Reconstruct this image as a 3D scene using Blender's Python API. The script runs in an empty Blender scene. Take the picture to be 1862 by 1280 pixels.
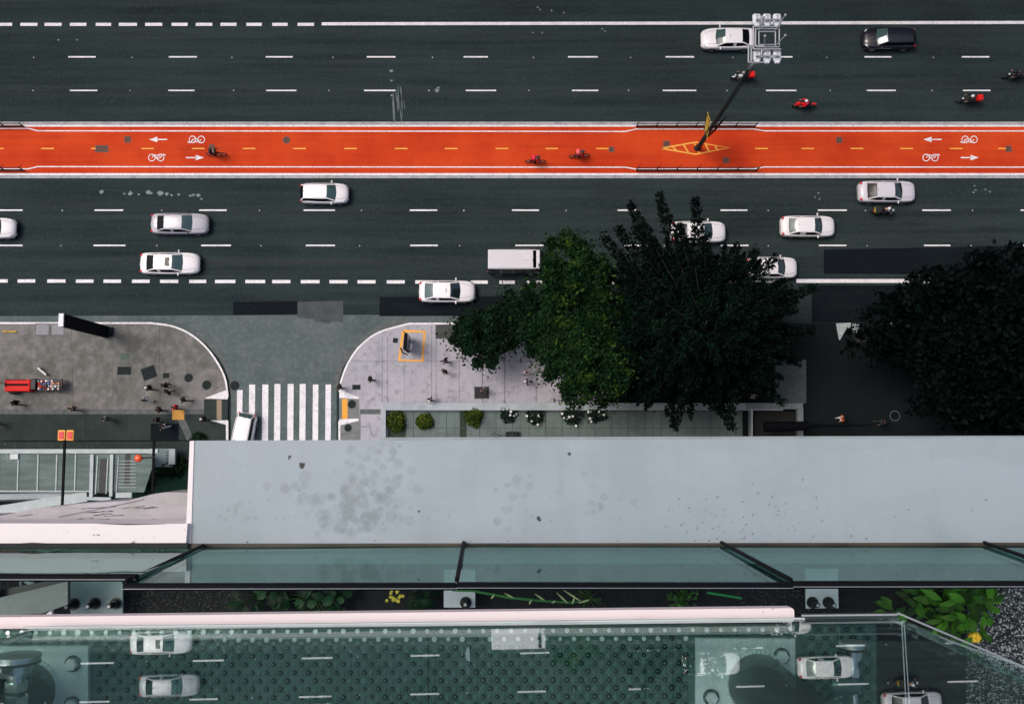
import bpy, math, random
import numpy as np
from mathutils import Vector, Matrix
random.seed(7); RNG=np.random.default_rng(7)
S=bpy.context.scene; COL=S.collection
R=math.radians
# ------------------------------------------------------------------ camera, world, sun
H=77.5; FPX=1700.0; NY=801.0; TILT=math.atan((NY-640)/FPX)
cd=bpy.data.cameras.new('camera'); cam=bpy.data.objects.new('camera',cd); COL.objects.link(cam)
cam.location=(0,0,H); cam.rotation_euler=(TILT,0,0)
cd.sensor_width=36; cd.lens=36*FPX/1862; cd.clip_start=0.02; cd.clip_end=3000
S.camera=cam
SUN_EL=R(60); SUN_AZ=R(292)      # azimuth clockwise from +Y
W=bpy.data.worlds.new('World'); S.world=W; W.use_nodes=True
nt=W.node_tree; bg=nt.nodes['Background']; sk=nt.nodes.new('ShaderNodeTexSky'); sk.sky_type='NISHITA'
sk.sun_disc=False; sk.sun_elevation=SUN_EL; sk.sun_rotation=SUN_AZ; sk.air_density=1.0; sk.dust_density=6.0; sk.ozone_density=1.0
nt.links.new(sk.outputs[0],bg.inputs[0]); bg.inputs[1].default_value=0.11
sd=bpy.data.lights.new('sun','SUN'); sun=bpy.data.objects.new('sun',sd); COL.objects.link(sun)
sd.energy=1.0; sd.angle=R(24); sd.color=(1,.955,.93)
sv=Vector((math.sin(SUN_AZ)*math.cos(SUN_EL),math.cos(SUN_AZ)*math.cos(SUN_EL),math.sin(SUN_EL)))
sun.rotation_euler=sv.to_track_quat('Z','Y').to_euler(); sun.location=(0,-20,120)
S.view_settings.view_transform='Standard'; S.view_settings.look='None'; S.view_settings.gamma=1
S.view_settings.use_curve_mapping=False; S.view_settings.exposure=0.42
S.cycles.max_bounces=10; S.cycles.transparent_max_bounces=16; S.cycles.glossy_bounces=5
# ------------------------------------------------------------------ helpers
def P(px,py,z=0.0):
    x,y=(px-931)/FPX,-(py-640)/FPX
    c,s=math.cos(TILT),math.sin(TILT)
    d=Vector((x,y*c+s,y*s-c)); k=(z-H)/d.z
    return Vector((0,0,H))+d*k
def props(o,label=None,cat=None,group=None,kind=None):
    if label:o['label']=label
    if cat:o['category']=cat
    if group:o['group']=group
    if kind:o['kind']=kind
    return o
def empty(name,loc,rz=0,label=None,cat=None,group=None):
    o=bpy.data.objects.new(name,None); COL.objects.link(o); o.location=loc; o.rotation_euler=(0,0,rz); o.empty_display_size=.2
    return props(o,label,cat,group)
def link(name,me,parent=None,mat=None):
    o=bpy.data.objects.new(name,me); COL.objects.link(o)
    if parent:o.parent=parent
    return o
class MB:
    def __init__(s): s.v=[];s.f=[];s.m=[];s.sm=[]
    def add(s,vs,fs,mi=0,smooth=False):
        b=len(s.v); s.v+= [tuple(v) for v in vs]; s.f+=[tuple(i+b for i in f) for f in fs]
        s.m+=[mi]*len(fs); s.sm+=[smooth]*len(fs); return s
    def box(s,c,d,rz=0,mi=0,M=None):
        x,y,z=d[0]/2,d[1]/2,d[2]/2
        vs=[Vector((a,b,e)) for a in(-x,x) for b in(-y,y) for e in(-z,z)]
        if M is None: M=Matrix.Rotation(rz,3,'Z')
        vs=[M@v+Vector(c) for v in vs]
        return s.add(vs,[(0,1,3,2),(4,6,7,5),(0,4,5,1),(2,3,7,6),(0,2,6,4),(1,5,7,3)],mi)
    def bbox(s,c,d,b=.02,rz=0,mi=0):   # box with chamfered vertical and top edges
        x,y,z=d[0]/2,d[1]/2,d[2]/2
        def ring(x,y,zz,b): return [(x-b,-y,zz),(x,-y+b,zz),(x,y-b,zz),(x-b,y,zz),(-x+b,y,zz),(-x,y-b,zz),(-x,-y+b,zz),(-x+b,-y,zz)]
        rs=ring(x,y,-z,b)+ring(x,y,z-b,b)+ring(x-b,y-b,z,b*.5)
        M=Matrix.Rotation(rz,3,'Z'); vs=[M@Vector(v)+Vector(c) for v in rs]
        fs=[tuple(range(7,-1,-1)),tuple(range(16,24))]
        for r in(0,8):
            for i in range(8): j=(i+1)%8; fs.append((r+i,r+j,r+8+j,r+8+i))
        return s.add(vs,fs,mi)
    def cyl(s,p0,p1,r0,r1=None,n=12,mi=0,cap=True,smooth=True):
        p0,p1=Vector(p0),Vector(p1); r1=r0 if r1 is None else r1
        q=(p1-p0).to_track_quat('Z','Y'); vs=[]
        for p,r in((p0,r0),(p1,r1)):
            for i in range(n): a=2*math.pi*i/n; vs.append(p+q@Vector((r*math.cos(a),r*math.sin(a),0)))
        s.add(vs,[(i,(i+1)%n,n+(i+1)%n,n+i) for i in range(n)],mi,smooth)
        if cap:
            s.add(vs[:n],[tuple(range(n-1,-1,-1))],mi); s.add(vs[n:],[tuple(range(n))],mi)
        return s
    def tube(s,pts,rs,n=8,mi=0):
        pts=[Vector(p) for p in pts]
        if not isinstance(rs,(list,tuple)): rs=[rs]*len(pts)
        vs=[]
        for k,p in enumerate(pts):
            t=(pts[min(k+1,len(pts)-1)]-pts[max(k-1,0)]); q=t.to_track_quat('Z','Y')
            for i in range(n): a=2*math.pi*i/n; vs.append(p+q@Vector((rs[k]*math.cos(a),rs[k]*math.sin(a),0)))
        fs=[]
        for k in range(len(pts)-1):
            for i in range(n): j=(i+1)%n; fs.append((k*n+i,k*n+j,(k+1)*n+j,(k+1)*n+i))
        s.add(vs,fs,mi,True); m=len(vs)
        s.add(vs[:n],[tuple(range(n-1,-1,-1))],mi); s.add(vs[m-n:],[tuple(range(n))],mi); return s
    def torus(s,c,r,t,axis='Y',n=20,k=8,mi=0):
        vs=[]
        for i in range(n):
            a=2*math.pi*i/n
            for j in range(k):
                b=2*math.pi*j/k; rr=r+t*math.cos(b); w=t*math.sin(b)
                u,v=rr*math.cos(a),rr*math.sin(a)
                vs.append(Vector(c)+Vector((u,w,v) if axis=='Y' else (u,v,w)))
        return s.add(vs,[(i*k+j,((i+1)%n)*k+j,((i+1)%n)*k+(j+1)%k,i*k+(j+1)%k) for i in range(n) for j in range(k)],mi,True)
    def ball(s,c,r,n=12,k=8,mi=0,M=None):
        r=(r,r,r) if not isinstance(r,(list,tuple)) else r; vs=[]
        for j in range(k+1):
            b=math.pi*j/k
            for i in range(n):
                a=2*math.pi*i/n; v=Vector((r[0]*math.sin(b)*math.cos(a),r[1]*math.sin(b)*math.sin(a),r[2]*math.cos(b)))
                if M is not None: v=M@v
                vs.append(v+Vector(c))
        return s.add(vs,[(j*n+i,(j+1)*n+i,(j+1)*n+(i+1)%n,j*n+(i+1)%n) for j in range(k) for i in range(n)],mi,True)
    def poly(s,pts,mi=0): return s.add(pts,[tuple(range(len(pts)))],mi)
    def prism(s,pts,z0,z1,mi=0):
        n=len(pts); a=sum(pts[i][0]*pts[(i+1)%n][1]-pts[(i+1)%n][0]*pts[i][1] for i in range(n))
        if a<0: pts=pts[::-1]
        vs=[(p[0],p[1],z0) for p in pts]+[(p[0],p[1],z1) for p in pts]
        return s.add(vs,[tuple(range(n-1,-1,-1)),tuple(range(n,2*n))]+[(i,(i+1)%n,n+(i+1)%n,n+i) for i in range(n)],mi)
    def strip(s,pts,w,mi=0,closed=False):
        pts=[Vector(p) for p in pts]; n=len(pts); vs=[]
        for i,p in enumerate(pts):
            t=(pts[min(i+1,n-1)]-pts[max(i-1,0)]); t.z=0; t.normalize(); nn=Vector((-t.y,t.x,0))
            ww=w[i] if isinstance(w,list) else w
            vs+=[p+nn*ww/2,p-nn*ww/2]
        return s.add(vs,[(2*i+1,2*i+3,2*i+2,2*i) for i in range(n-1)],mi)
    def mesh(s,name,mats):
        me=bpy.data.meshes.new(name); me.from_pydata(s.v,[],s.f)
        mats=mats if isinstance(mats,(list,tuple)) else [mats]
        for m in mats: me.materials.append(m)
        me.polygons.foreach_set('material_index',s.m); me.polygons.foreach_set('use_smooth',s.sm); me.update(); return me
    def build(s,name,mats,parent=None,label=None,cat=None,group=None,kind=None):
        return props(link(name,s.mesh(name,mats),parent),label,cat,group,kind)
# ------------------------------------------------------------------ materials
def L(r,g,b):      # sRGB 0-255 -> linear
    return tuple(((c/255)/12.92 if c/255<=.04045 else ((c/255+.055)/1.055)**2.4) for c in (r,g,b))
_mc={}
def mat(name,col,rough=.6,metal=0,coat=0,var=0,scale=5,bump=0,bscale=40,spec=.5,emit=None,stretch=None):
    if name in _mc: return _mc[name]
    m=bpy.data.materials.new(name); m.use_nodes=True; n=m.node_tree; b=n.nodes['Principled BSDF']
    b.inputs['Base Color'].default_value=(*col,1); b.inputs['Roughness'].default_value=rough; b.inputs['Metallic'].default_value=metal
    b.inputs['Coat Weight'].default_value=coat; b.inputs['Coat Roughness'].default_value=.05; b.inputs['Specular IOR Level'].default_value=spec
    if emit: b.inputs['Emission Color'].default_value=(*emit[0],1); b.inputs['Emission Strength'].default_value=emit[1]
    if var or bump:
        tc=n.nodes.new('ShaderNodeTexCoord'); src=tc.outputs['Object']
        if stretch:
            mp=n.nodes.new('ShaderNodeMapping'); mp.inputs['Scale'].default_value=stretch; n.links.new(src,mp.inputs[0]); src=mp.outputs[0]
    if var:
        nz=n.nodes.new('ShaderNodeTexNoise'); nz.inputs['Scale'].default_value=scale; nz.inputs['Detail'].default_value=8; nz.inputs['Roughness'].default_value=.65
        n.links.new(src,nz.inputs['Vector'])
        mr=n.nodes.new('ShaderNodeMapRange'); mr.inputs[1].default_value=.3; mr.inputs[2].default_value=.7; mr.inputs[3].default_value=1-var; mr.inputs[4].default_value=1+var
        n.links.new(nz.outputs['Fac'],mr.inputs[0])
        mx=n.nodes.new('ShaderNodeVectorMath'); mx.operation='SCALE'; mx.inputs[0].default_value=col; n.links.new(mr.outputs[0],mx.inputs['Scale'])
        n.links.new(mx.outputs[0],b.inputs['Base Color'])
    if bump:
        nb=n.nodes.new('ShaderNodeTexNoise'); nb.inputs['Scale'].default_value=bscale; nb.inputs['Detail'].default_value=4; n.links.new(src,nb.inputs['Vector'])
        bp=n.nodes.new('ShaderNodeBump'); bp.inputs['Strength'].default_value=bump; bp.inputs['Distance'].default_value=.02; n.links.new(nb.outputs['Fac'],bp.inputs['Height']); n.links.new(bp.outputs[0],b.inputs['Normal'])
    _mc[name]=m; return m
def layered(name,col,layers,rough=.7,bump=.0,bscale=60,rvar=0,spec=.5):
    """layers: list of (stretch, scale, lo, hi, fac_lo, fac_hi, colour) noise layers mixed over the base colour"""
    m=bpy.data.materials.new(name); m.use_nodes=True; n=m.node_tree; b=n.nodes['Principled BSDF']; b.inputs['Roughness'].default_value=rough
    b.inputs['Specular IOR Level'].default_value=spec
    tc=n.nodes.new('ShaderNodeTexCoord'); rgb=n.nodes.new('ShaderNodeRGB'); rgb.outputs[0].default_value=(*col,1); cur=rgb.outputs[0]
    for i,(st,sc,lo,hi,flo,fhi,c) in enumerate(layers):
        mp=n.nodes.new('ShaderNodeMapping'); mp.inputs['Scale'].default_value=st; mp.inputs['Location'].default_value=(i*7.3,i*3.1,0); n.links.new(tc.outputs['Object'],mp.inputs[0])
        nz=n.nodes.new('ShaderNodeTexNoise'); nz.inputs['Scale'].default_value=sc; nz.inputs['Detail'].default_value=7; nz.inputs['Roughness'].default_value=.62; n.links.new(mp.outputs[0],nz.inputs['Vector'])
        mr=n.nodes.new('ShaderNodeMapRange'); 
        for k,vv in enumerate((lo,hi,flo,fhi)): mr.inputs[k+1].default_value=vv
        n.links.new(nz.outputs['Fac'],mr.inputs[0])
        mx=n.nodes.new('ShaderNodeMix'); mx.data_type='RGBA'; n.links.new(mr.outputs[0],mx.inputs[0]); n.links.new(cur,mx.inputs[6]); mx.inputs[7].default_value=(*c,1); cur=mx.outputs[2]
    n.links.new(cur,b.inputs['Base Color'])
    if bump:
        nb=n.nodes.new('ShaderNodeTexNoise'); nb.inputs['Scale'].default_value=bscale; nb.inputs['Detail'].default_value=4; n.links.new(tc.outputs['Object'],nb.inputs['Vector'])
        bp=n.nodes.new('ShaderNodeBump'); bp.inputs['Strength'].default_value=bump; bp.inputs['Distance'].default_value=.02; n.links.new(nb.outputs['Fac'],bp.inputs['Height']); n.links.new(bp.outputs[0],b.inputs['Normal'])
    return m
def glassmat(name,tint,rmin,rmax,power=2.0,reftint=(1,1,1)):
    m=bpy.data.materials.new(name); m.use_nodes=True; n=m.node_tree; n.nodes.remove(n.nodes['Principled BSDF']); out=n.nodes['Material Output']
    t=n.nodes.new('ShaderNodeBsdfTransparent'); t.inputs[0].default_value=(*tint,1)
    g=n.nodes.new('ShaderNodeBsdfGlossy'); g.inputs['Roughness'].default_value=0; g.inputs[0].default_value=(*reftint,1)
    lw=n.nodes.new('ShaderNodeLayerWeight'); lw.inputs[0].default_value=.5
    pw=n.nodes.new('ShaderNodeMath'); pw.operation='POWER'; n.links.new(lw.outputs['Facing'],pw.inputs[0]); pw.inputs[1].default_value=power
    mr=n.nodes.new('ShaderNodeMapRange'); mr.inputs[3].default_value=rmin; mr.inputs[4].default_value=rmax; n.links.new(pw.outputs[0],mr.inputs[0])
    mx=n.nodes.new('ShaderNodeMixShader'); n.links.new(mr.outputs[0],mx.inputs[0]); n.links.new(t.outputs[0],mx.inputs[1]); n.links.new(g.outputs[0],mx.inputs[2]); n.links.new(mx.outputs[0],out.inputs[0])
    return m
M_ASPH=layered('asphalt',(.023,.036,.038),[((.012,.75,1),1.1,.44,.58,0,.6,(.042,.058,.058)),((.05,1.1,1),.9,.42,.66,0,.85,(.008,.015,.017)),((.5,.5,1),.22,.35,.7,0,.6,(.036,.056,.055)),((.12,2.0,1),1.3,.5,.72,0,.5,(.010,.017,.019)),((1,1,1),2.2,.5,.75,0,.35,(.042,.060,.058)),((1,1,1),4,.56,.66,0,.45,(.058,.078,.077)),((1,1,1),5.5,.56,.66,0,.6,(.008,.014,.015)),((1,1,1),9,.45,.75,0,.35,(.055,.072,.072)),((1,1,1),30,.35,.6,.5,0,(.008,.013,.014))],rough=.9,bump=.4,bscale=40,spec=.06)
M_APRON=layered('worn_apron',(.10,.128,.13),[((1,1,1),.35,.35,.65,0,.75,(.05,.075,.07)),((1,1,1),2.5,.5,.75,0,.5,(.19,.21,.22)),((1,1,1),14,.5,.7,0,.45,(.05,.06,.06))],rough=.85,spec=.3)
M_PATCH_SHADE=layered('asphalt_patch_and_shade',(.006,.009,.012),[((1,1,1),20,.5,.7,0,.4,(.014,.018,.021)),((.2,1,1),1,.5,.7,0,.4,(.012,.02,.022))],rough=.9,spec=.06)
M_WALKL=layered('warm_paving',(.195,.188,.182),[((.7,.7,1),.09,.47,.56,0,.65,(.085,.09,.075)),((1,1,1),.5,.54,.62,0,.5,(.06,.065,.055)),((1,1,1),.12,.42,.6,0,.6,(.10,.108,.095)),((1,1,1),1.5,.42,.68,0,.6,(.26,.245,.245)),((1,1,1),.6,.5,.65,0,.6,(.085,.085,.07)),((1,1,1),12,.5,.75,0,.5,(.05,.05,.045))],rough=.85,spec=.3)
M_WALKD=layered('dark_paving',(.033,.045,.042),[((1,1,1),.4,.4,.65,0,.6,(.02,.028,.027)),((1,1,1),3,.5,.75,0,.4,(.055,.066,.062))],rough=.9,spec=.1)
M_WALKR=layered('pale_paving',(.40,.385,.43),[((1,1,1),.25,.4,.62,0,.7,(.32,.315,.35)),((1,1,1),2.2,.5,.72,0,.7,(.16,.16,.18)),((1,1,1),14,.52,.7,0,.6,(.12,.12,.14))],rough=.8,spec=.3)
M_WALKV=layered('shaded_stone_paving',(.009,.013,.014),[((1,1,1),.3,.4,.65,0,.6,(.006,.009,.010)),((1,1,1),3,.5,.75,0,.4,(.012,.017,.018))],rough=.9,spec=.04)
M_RED=layered('red_lane_paint',(.50,.042,.010),[((.03,1.6,1),1.6,.46,.62,0,.6,(.34,.026,.009)),((1,1,1),1.1,.58,.68,0,.4,(.36,.035,.012)),((1,1,1),7,.58,.68,0,.3,(.58,.12,.05)),((.3,.3,1),1.0,.5,.7,0,.4,(.58,.075,.02)),((.15,1,1),.8,.4,.65,0,.5,(.48,.035,.010)),((1,1,1),.15,.4,.6,0,.45,(.68,.085,.018)),((1,1,1),12,.55,.75,0,.25,(.3,.04,.01))],rough=.85,spec=.08)
M_WHITE=layered('road_paint',(.78,.75,.77),[((1,1,1),1.2,.45,.65,0,.5,(.50,.50,.52)),((1,1,1),9,.54,.64,0,.7,(.22,.24,.25)),((3,.4,1),2,.55,.7,0,.4,(.35,.36,.37))],rough=.7)
M_YEL=layered('yellow_road_paint',(.78,.37,.05),[((1,1,1),3,.5,.7,0,.5,(.5,.22,.04))],rough=.7)
M_OCH=mat('ochre_tile',(.50,.24,.035),.7,var=.2,scale=6)
M_KERB=layered('kerb_stone',(.38,.38,.41),[((1,1,1),1.5,.45,.65,0,.7,(.2,.21,.23)),((1,1,1),8,.5,.7,0,.5,(.12,.12,.13))],rough=.85)
M_DARKK=mat('dark_kerb',(.09,.10,.10),.85,var=.4,scale=3)
M_SEAM=mat('joint_line',(.05,.055,.06),.9,var=.3,scale=6)
M_SEAL=mat('tar_crack',(.009,.012,.013),.8)
M_IRON=mat('cast_iron',(.018,.024,.024),.8,spec=.1,var=.4,scale=10,bump=.6,bscale=30)
M_BLK=mat('black_paint',(.004,.005,.007),.7,spec=.1)
M_BLACKMAT=mat('matt_black',(.012,.012,.014),.8)
M_GREY=mat('grey_steel',(.35,.37,.39),.45,metal=.2,var=.1,scale=8)
M_LAMPW=mat('white_housing',(.62,.64,.68),.5,var=.1,scale=8)
M_CHROME=mat('polished_steel',(.78,.84,.83),.28,metal=1)
M_RUB=mat('rubber',(.012,.012,.013),.85)
M_CARG=mat('car_glass',(.012,.022,.024),.04,spec=.9,coat=.5)
M_CARG2=mat('tinted_car_glass',(.045,.085,.085),.06,spec=.9,coat=.5)
M_CARG3=mat('black_car_glass',(.004,.005,.006),.15,spec=.2)
M_RIM=mat('alloy_rim',(.35,.36,.38),.35,metal=.9)
M_HEADL=mat('headlight_glass',(.45,.5,.52),.1,spec=.8)
M_TAIL=mat('tail_light_red',(.5,.012,.02),.2,spec=.8)
M_TRIM=mat('black_trim',(.01,.01,.011),.6)
M_PLATE=mat('plate_grey',(.45,.46,.48),.5)
PAINT={'white':mat('white_car_paint',(.80,.77,.79),.35,coat=.35,var=.02,scale=2),'silver':mat('silver_car_paint',(.42,.41,.45),.35,coat=.4,var=.03,scale=3),
 'pale':mat('pale_silver_paint',(.60,.58,.63),.35,coat=.4,var=.02,scale=3),'black':mat('black_car_paint',(.010,.010,.016),.25,coat=.5)}
M_REDB=mat('red_enamel',(.60,.012,.010),.6,spec=.2)
M_SKIN=mat('skin',(.33,.19,.13),.6); M_SKIN2=mat('brown_skin',(.15,.08,.05),.6)
def cloth(name,c): return mat('cloth_'+name,c,.95,var=.12,scale=9,spec=.1)
C_={'black':cloth('black',(.011,.011,.014)),'navy':cloth('navy',(.013,.018,.035)),'white':cloth('white',(.72,.72,.74)),'grey':cloth('grey',(.22,.24,.26)),
 'red':cloth('red',(.85,.012,.05)),'tan':cloth('tan',(.38,.28,.17)),'blue':cloth('blue',(.10,.16,.24)),'pink':cloth('pink',(.7,.5,.52)),'dgrey':cloth('charcoal',(.045,.05,.055)),'orange':cloth('orange',(.72,.10,.02))}
M_HAIR=mat('dark_hair',(.010,.008,.007),.6); M_HAIRG=mat('grey_hair',(.4,.4,.4),.6)
# ------------------------------------------------------------------ ground and roads
def sheet(name,pix,z,m,kind='structure',**k):
    mb=MB(); pts=[P(x,y,z) for x,y in pix]
    a=sum(pts[i].x*pts[(i+1)%len(pts)].y-pts[(i+1)%len(pts)].x*pts[i].y for i in range(len(pts)))
    if a<0: pts=pts[::-1]
    mb.poly(pts); return mb.build(name,m,kind=kind,**k)
g=MB(); g.poly([(-1500,-1500,-.05),(1500,-1500,-.05),(1500,1500,-.05),(-1500,1500,-.05)]); g.build('ground',M_WALKD,kind='structure')
Ytop=P(0,-45).y
g=MB(); g.poly([(-300,P(0,900).y,0),(300,P(0,900).y,0),(300,Ytop,0),(-300,Ytop,0)]); g.build('road',M_ASPH,kind='structure')
# far pavement on the other side (just above the frame)
g=MB(); g.prism([(-300,Ytop),(300,Ytop),(300,Ytop+7),(-300,Ytop+7)],-.02,.15); g.build('pavement',M_WALKL,kind='structure')
g=MB(); 
def dash(mb,x0,x1,y,w,z=.009,slant=0.0):
    a,b=P(x0,y,z),P(x1,y,z); h=w/2; s=slant
    mb.poly([(a.x-s,a.y-h,z),(b.x-s,b.y-h,z),(b.x+s,b.y+h,z),(a.x+s,a.y+h,z)])
# apron of the side street, worn lighter, slightly above
ap=[(230,574),(900,572),(900,588),(760,590),(700,600),(655,625),(625,665),(612,700),(612,815),(420,815),(420,700),(405,660),(375,625),(330,598),(280,588),(-300,588),(-300,576)]
sheet('side_street',ap,.004,M_APRON)
# asphalt patches; the last one is tree shade put into the road colour
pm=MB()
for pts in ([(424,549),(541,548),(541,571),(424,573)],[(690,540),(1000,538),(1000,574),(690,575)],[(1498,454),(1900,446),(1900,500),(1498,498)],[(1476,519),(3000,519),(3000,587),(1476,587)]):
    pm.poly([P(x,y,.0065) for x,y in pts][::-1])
pm.build('road_patches_and_shade',M_PATCH_SHADE,kind='structure')
pm=MB()
for pts in ([(541,549),(624,547),(624,586),(541,577)],[(580,556),(612,556),(600,588),(570,584)]): pm.poly([P(x,y,.0062+.001*(pts[0][0]>560)) for x,y in pts][::-1])
pm.build('road_repair',mat('dark_apron',(.045,.055,.058),.85,var=.3,scale=1),kind='structure')
# cracks
cm=MB()
def crack(x0,y0,x1,y1,w,amp=2,n=40,z=.0075):
    pts=[]; o=0
    for i in range(n+1):
        t=i/n; o=o*.8+random.uniform(-amp,amp)*.5; pts.append(P(x0+(x1-x0)*t,y0+(y1-y0)*t+o,z))
    cm.strip(pts,[w*random.uniform(.3,1.2) for _ in pts])
for a in [(-200,60,1860,58,.05),(-200,162,1900,156,.06),(-200,172,1500,176,.10),(0,372,700,390,.08),(600,391,1700,388,.06),(340,477,860,476,.14),(360,482,900,479,.08),(380,495,880,493,.05),(-100,408,170,404,.05),(0,472,360,476,.06)]: crack(*a,amp=1.2,n=90)
crack(127,325,131,405,.05,.5,12); crack(1300,330,1310,140,.02,.5,12)
for _ in range(26):
    x,y=random.choice([(random.uniform(0,1800),random.uniform(60,215)),(random.uniform(0,1000),random.uniform(335,560))]); crack(x,y,x+random.uniform(-8,8),y+random.uniform(-5,5),.10,2,6)
cm.build('road_cracks',M_SEAL,kind='structure')
# skid / scrape marks and faded paint
sm=MB()
for i in range(16):
    x=random.uniform(712,736); y0=random.uniform(150,195); e=min(221,y0+random.uniform(15,55)); dx=random.uniform(1,4)
    sm.strip([P(x+dx*t,y0+(e-y0)*t,.0085) for t in (0,.3,.6,1)],[.008,.03,.04,.02])
def blot(mb,x,y,r,z=.0085,n=9):
    c=P(x,y,z); mb.poly([c+Vector((math.cos(a)*r*random.uniform(.5,1.2),math.sin(a)*r*random.uniform(.35,.9),0)) for a in [2*math.pi*k/n for k in range(n)]])
for x,y,r in [(795,165,.25),(797,160,.15),(712,129,.2),(712,147,.14),(712,174,.13),(185,349,.22),(226,353,.13),(237,352,.25),(252,354,.15),(271,351,.3),(292,352,.3),(303,353,.2),(312,355,.15),(325,354,.12),(352,355,.16),(361,356,.22),(366,362,.15),(346,356,.14)]: blot(sm,x,y,r)
for x,y in [(1772,338),(1774,346),(1770,350),(1792,345),(1800,349),(1488,351),(1482,359),(1490,362),(978,14),(982,18),(1003,20),(1025,24),(1095,53),(1100,57),(969,60),(986,60),(140,73),(106,73)]: blot(sm,x,y,.1)
sm.build('scraped_paint_marks',mat('faded_paint',(.17,.21,.22),.8,var=.3,scale=6),kind='structure')
lm=MB()
for x0,x1 in [(-300,-255),(-210,-165),(-120,-75),(-40,22),(37,68),(81,112),(127,157),(174,202),(216,249),(264,295),(312,341),(356,386),(401,430),(448,476),(495,523),(541,571)]: dash(lm,x0,x1,45,.28)
a,b=P(585,44,.009),P(2600,40,.009); lm.strip([a,b],.28)
for x0,x1 in [(124,174),(307,358),(483,532),(667,719),(843,887),(1033,1087),(1210,1262),(1390,1441),(1572,1621),(1749,1799)]: dash(lm,x0,x1,104,.13)
for x0,x1 in [(127,177),(306,354),(484,539),(662,719),(847,902),(1040,1088),(1205,1266),(1393,1448),(1576,1629),(1751,1801)]: dash(lm,x0,x1,165,.12)
for x0,x1 in [(-15,41),(172,224),(362,412),(552,609),(745,795),(931,980),(1123,1164),(1310,1359),(1487,1540),(1677,1729),(1856,1900)]: dash(lm,x0,x1,382.5,.13)
for x0,x1 in [(-15,41),(170,228),(366,420),(556,609),(746,796),(937,988),(1135,1180),(1310,1361),(1489,1539),(1680,1728),(1860,1910)]: dash(lm,x0,x1,446.5,.13)
x=-300
while x<0: dash(lm,x,x+33,511,.30); x+=51.5
for x0,x1 in [(-15,14),(32,64),(86,119),(138,170),(188,220),(240,272),(291,324),(344,375),(391,428),(446,482),(495,528),(547,581),(599,632),(650,683),(703,736),(755,788),(856,887),(908,936),(958,990),(1010,1040),(1060,1090),(1112,1142)]: dash(lm,x0,x1,511+ (x0/1000)*2.5,.28)
dash(lm,1448,1690,511,.32); dash(lm,1180,1420,511,.28)
for y in (105,165,383,447):
    for k in range(14): 
        x=62+k*181+random.uniform(-8,8)+(0 if y<200 else 45+k*3); blot(lm,x,y,.06,.009,6)
lm.build('lane_markings',M_WHITE,kind='structure')
cw=MB()
for i,(x0,x1,y0) in enumerate([(430,440,709),(452,463,699),(476,487,699),(498,509,698),(522,533,698),(544,555,698),(568,578,699),(591,601,699)]):
    cw.poly([P(x0,830,.010),P(x1,830,.010),P(x1+1,y0,.010),P(x0+1,y0,.010)])
cw.build('crosswalk_stripes',M_WHITE,kind='structure')
# median with red cycle lane
yT,yB=P(0,228).y,P(0,319).y
g=MB(); g.prism([(-250,yB),(250,yB),(250,yT),(-250,yT)],-.02,.14); g.build('cycle_lane',M_RED,kind='structure')
g=MB()
for y0,y1,z1 in ((P(0,222.5).y,P(0,227.2).y,.10),(P(0,325).y,P(0,319.4).y,.10)): g.prism([(-250,min(y0,y1)),(250,min(y0,y1)),(250,max(y0,y1)),(-250,max(y0,y1))],-.02,z1)
g.build('median_kerb',M_KERB,kind='structure')
sj=MB()
for k in range(60):
    x=-300+k*68+random.uniform(-3,3); a,b=P(x,324.4,.104),P(x,320,.104); sj.strip([a,b],.03)
sj.build('kerb_joints',M_SEAM,kind='structure')
g=MB()
zz=.149
def yr(y,w,m=g,x0=-250,x1=250): Y=P(0,y,zz).y; m.poly([(x0,Y-w/2,zz),(x1,Y-w/2,zz),(x1,Y+w/2,zz),(x0,Y+w/2,zz)])
yr(229,.17); yr(317.3,.2)
g.strip([P(x,y,zz) for x,y in [(-60,234),(52,234),(68,238.3),(1137,239.5),(1157,235),(1370,235),(1390,238.5),(2600,239)]],.10)
g.strip([P(x,y,zz) for x,y in [(-60,308),(52,307.5),(68,303.4),(1137,304.5),(1157,308),(1370,307.5),(1390,304),(2600,305)]],.10)
def arrow(x,y,d):
    a=P(x-16*d,y,zz); b=P(x+4*d,y,zz); g.strip([a,b],.10); t=P(x+17*d,y,zz); u=P(x+2*d,y-5,zz); v=P(x+2*d,y+5,zz); g.poly([t,u,v] if d>0 else [t,v,u])
def bikesym(x,y,d):
    for wx in (-8,8):
        pts=[P(x+wx+6*math.cos(a),y+6.2*math.sin(a),zz+.0005*wx) for a in np.linspace(0,2*math.pi,17)]; g.strip(pts,.07)
    f=[(-8,0),(-3,-5),(5,-4),(8,0),(1,2),(-3,-5)]
    g.strip([P(x+u*d,y+v*d,zz+.006) for u,v in f],.07); g.strip([P(x+(-9)*d,y-6*d,zz+.007),P(x-3*d,y-5*d,zz+.007)],.09)
    g.strip([P(x+u*d,y+v*d,zz+.008) for u,v in [(8,0),(10,-5),(14,-6),(17,-4)]],.08)
for sx in (0,1408): arrow(288+sx,254,-1); bikesym(358+sx-3*(sx>0),254,-1); arrow(354+sx+1*(sx>0),287,1); bikesym(284+sx,287,1)
g.build('cycle_lane_white_lines',M_WHITE,kind='structure')
g=MB()
for x in [-100,-16,75,166,257,349,441,533,626,718,809,901,992,1084,1373,1457,1547,1637,1727,1815]: dash(g,x,x+23,270.5,.11,zz+.001)
for pts in ([(1202,270),(1265,259),(1326,269),(1265,281),(1202,270)],): g.strip([P(x,y,zz+.001) for x,y in pts],.13)
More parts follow.
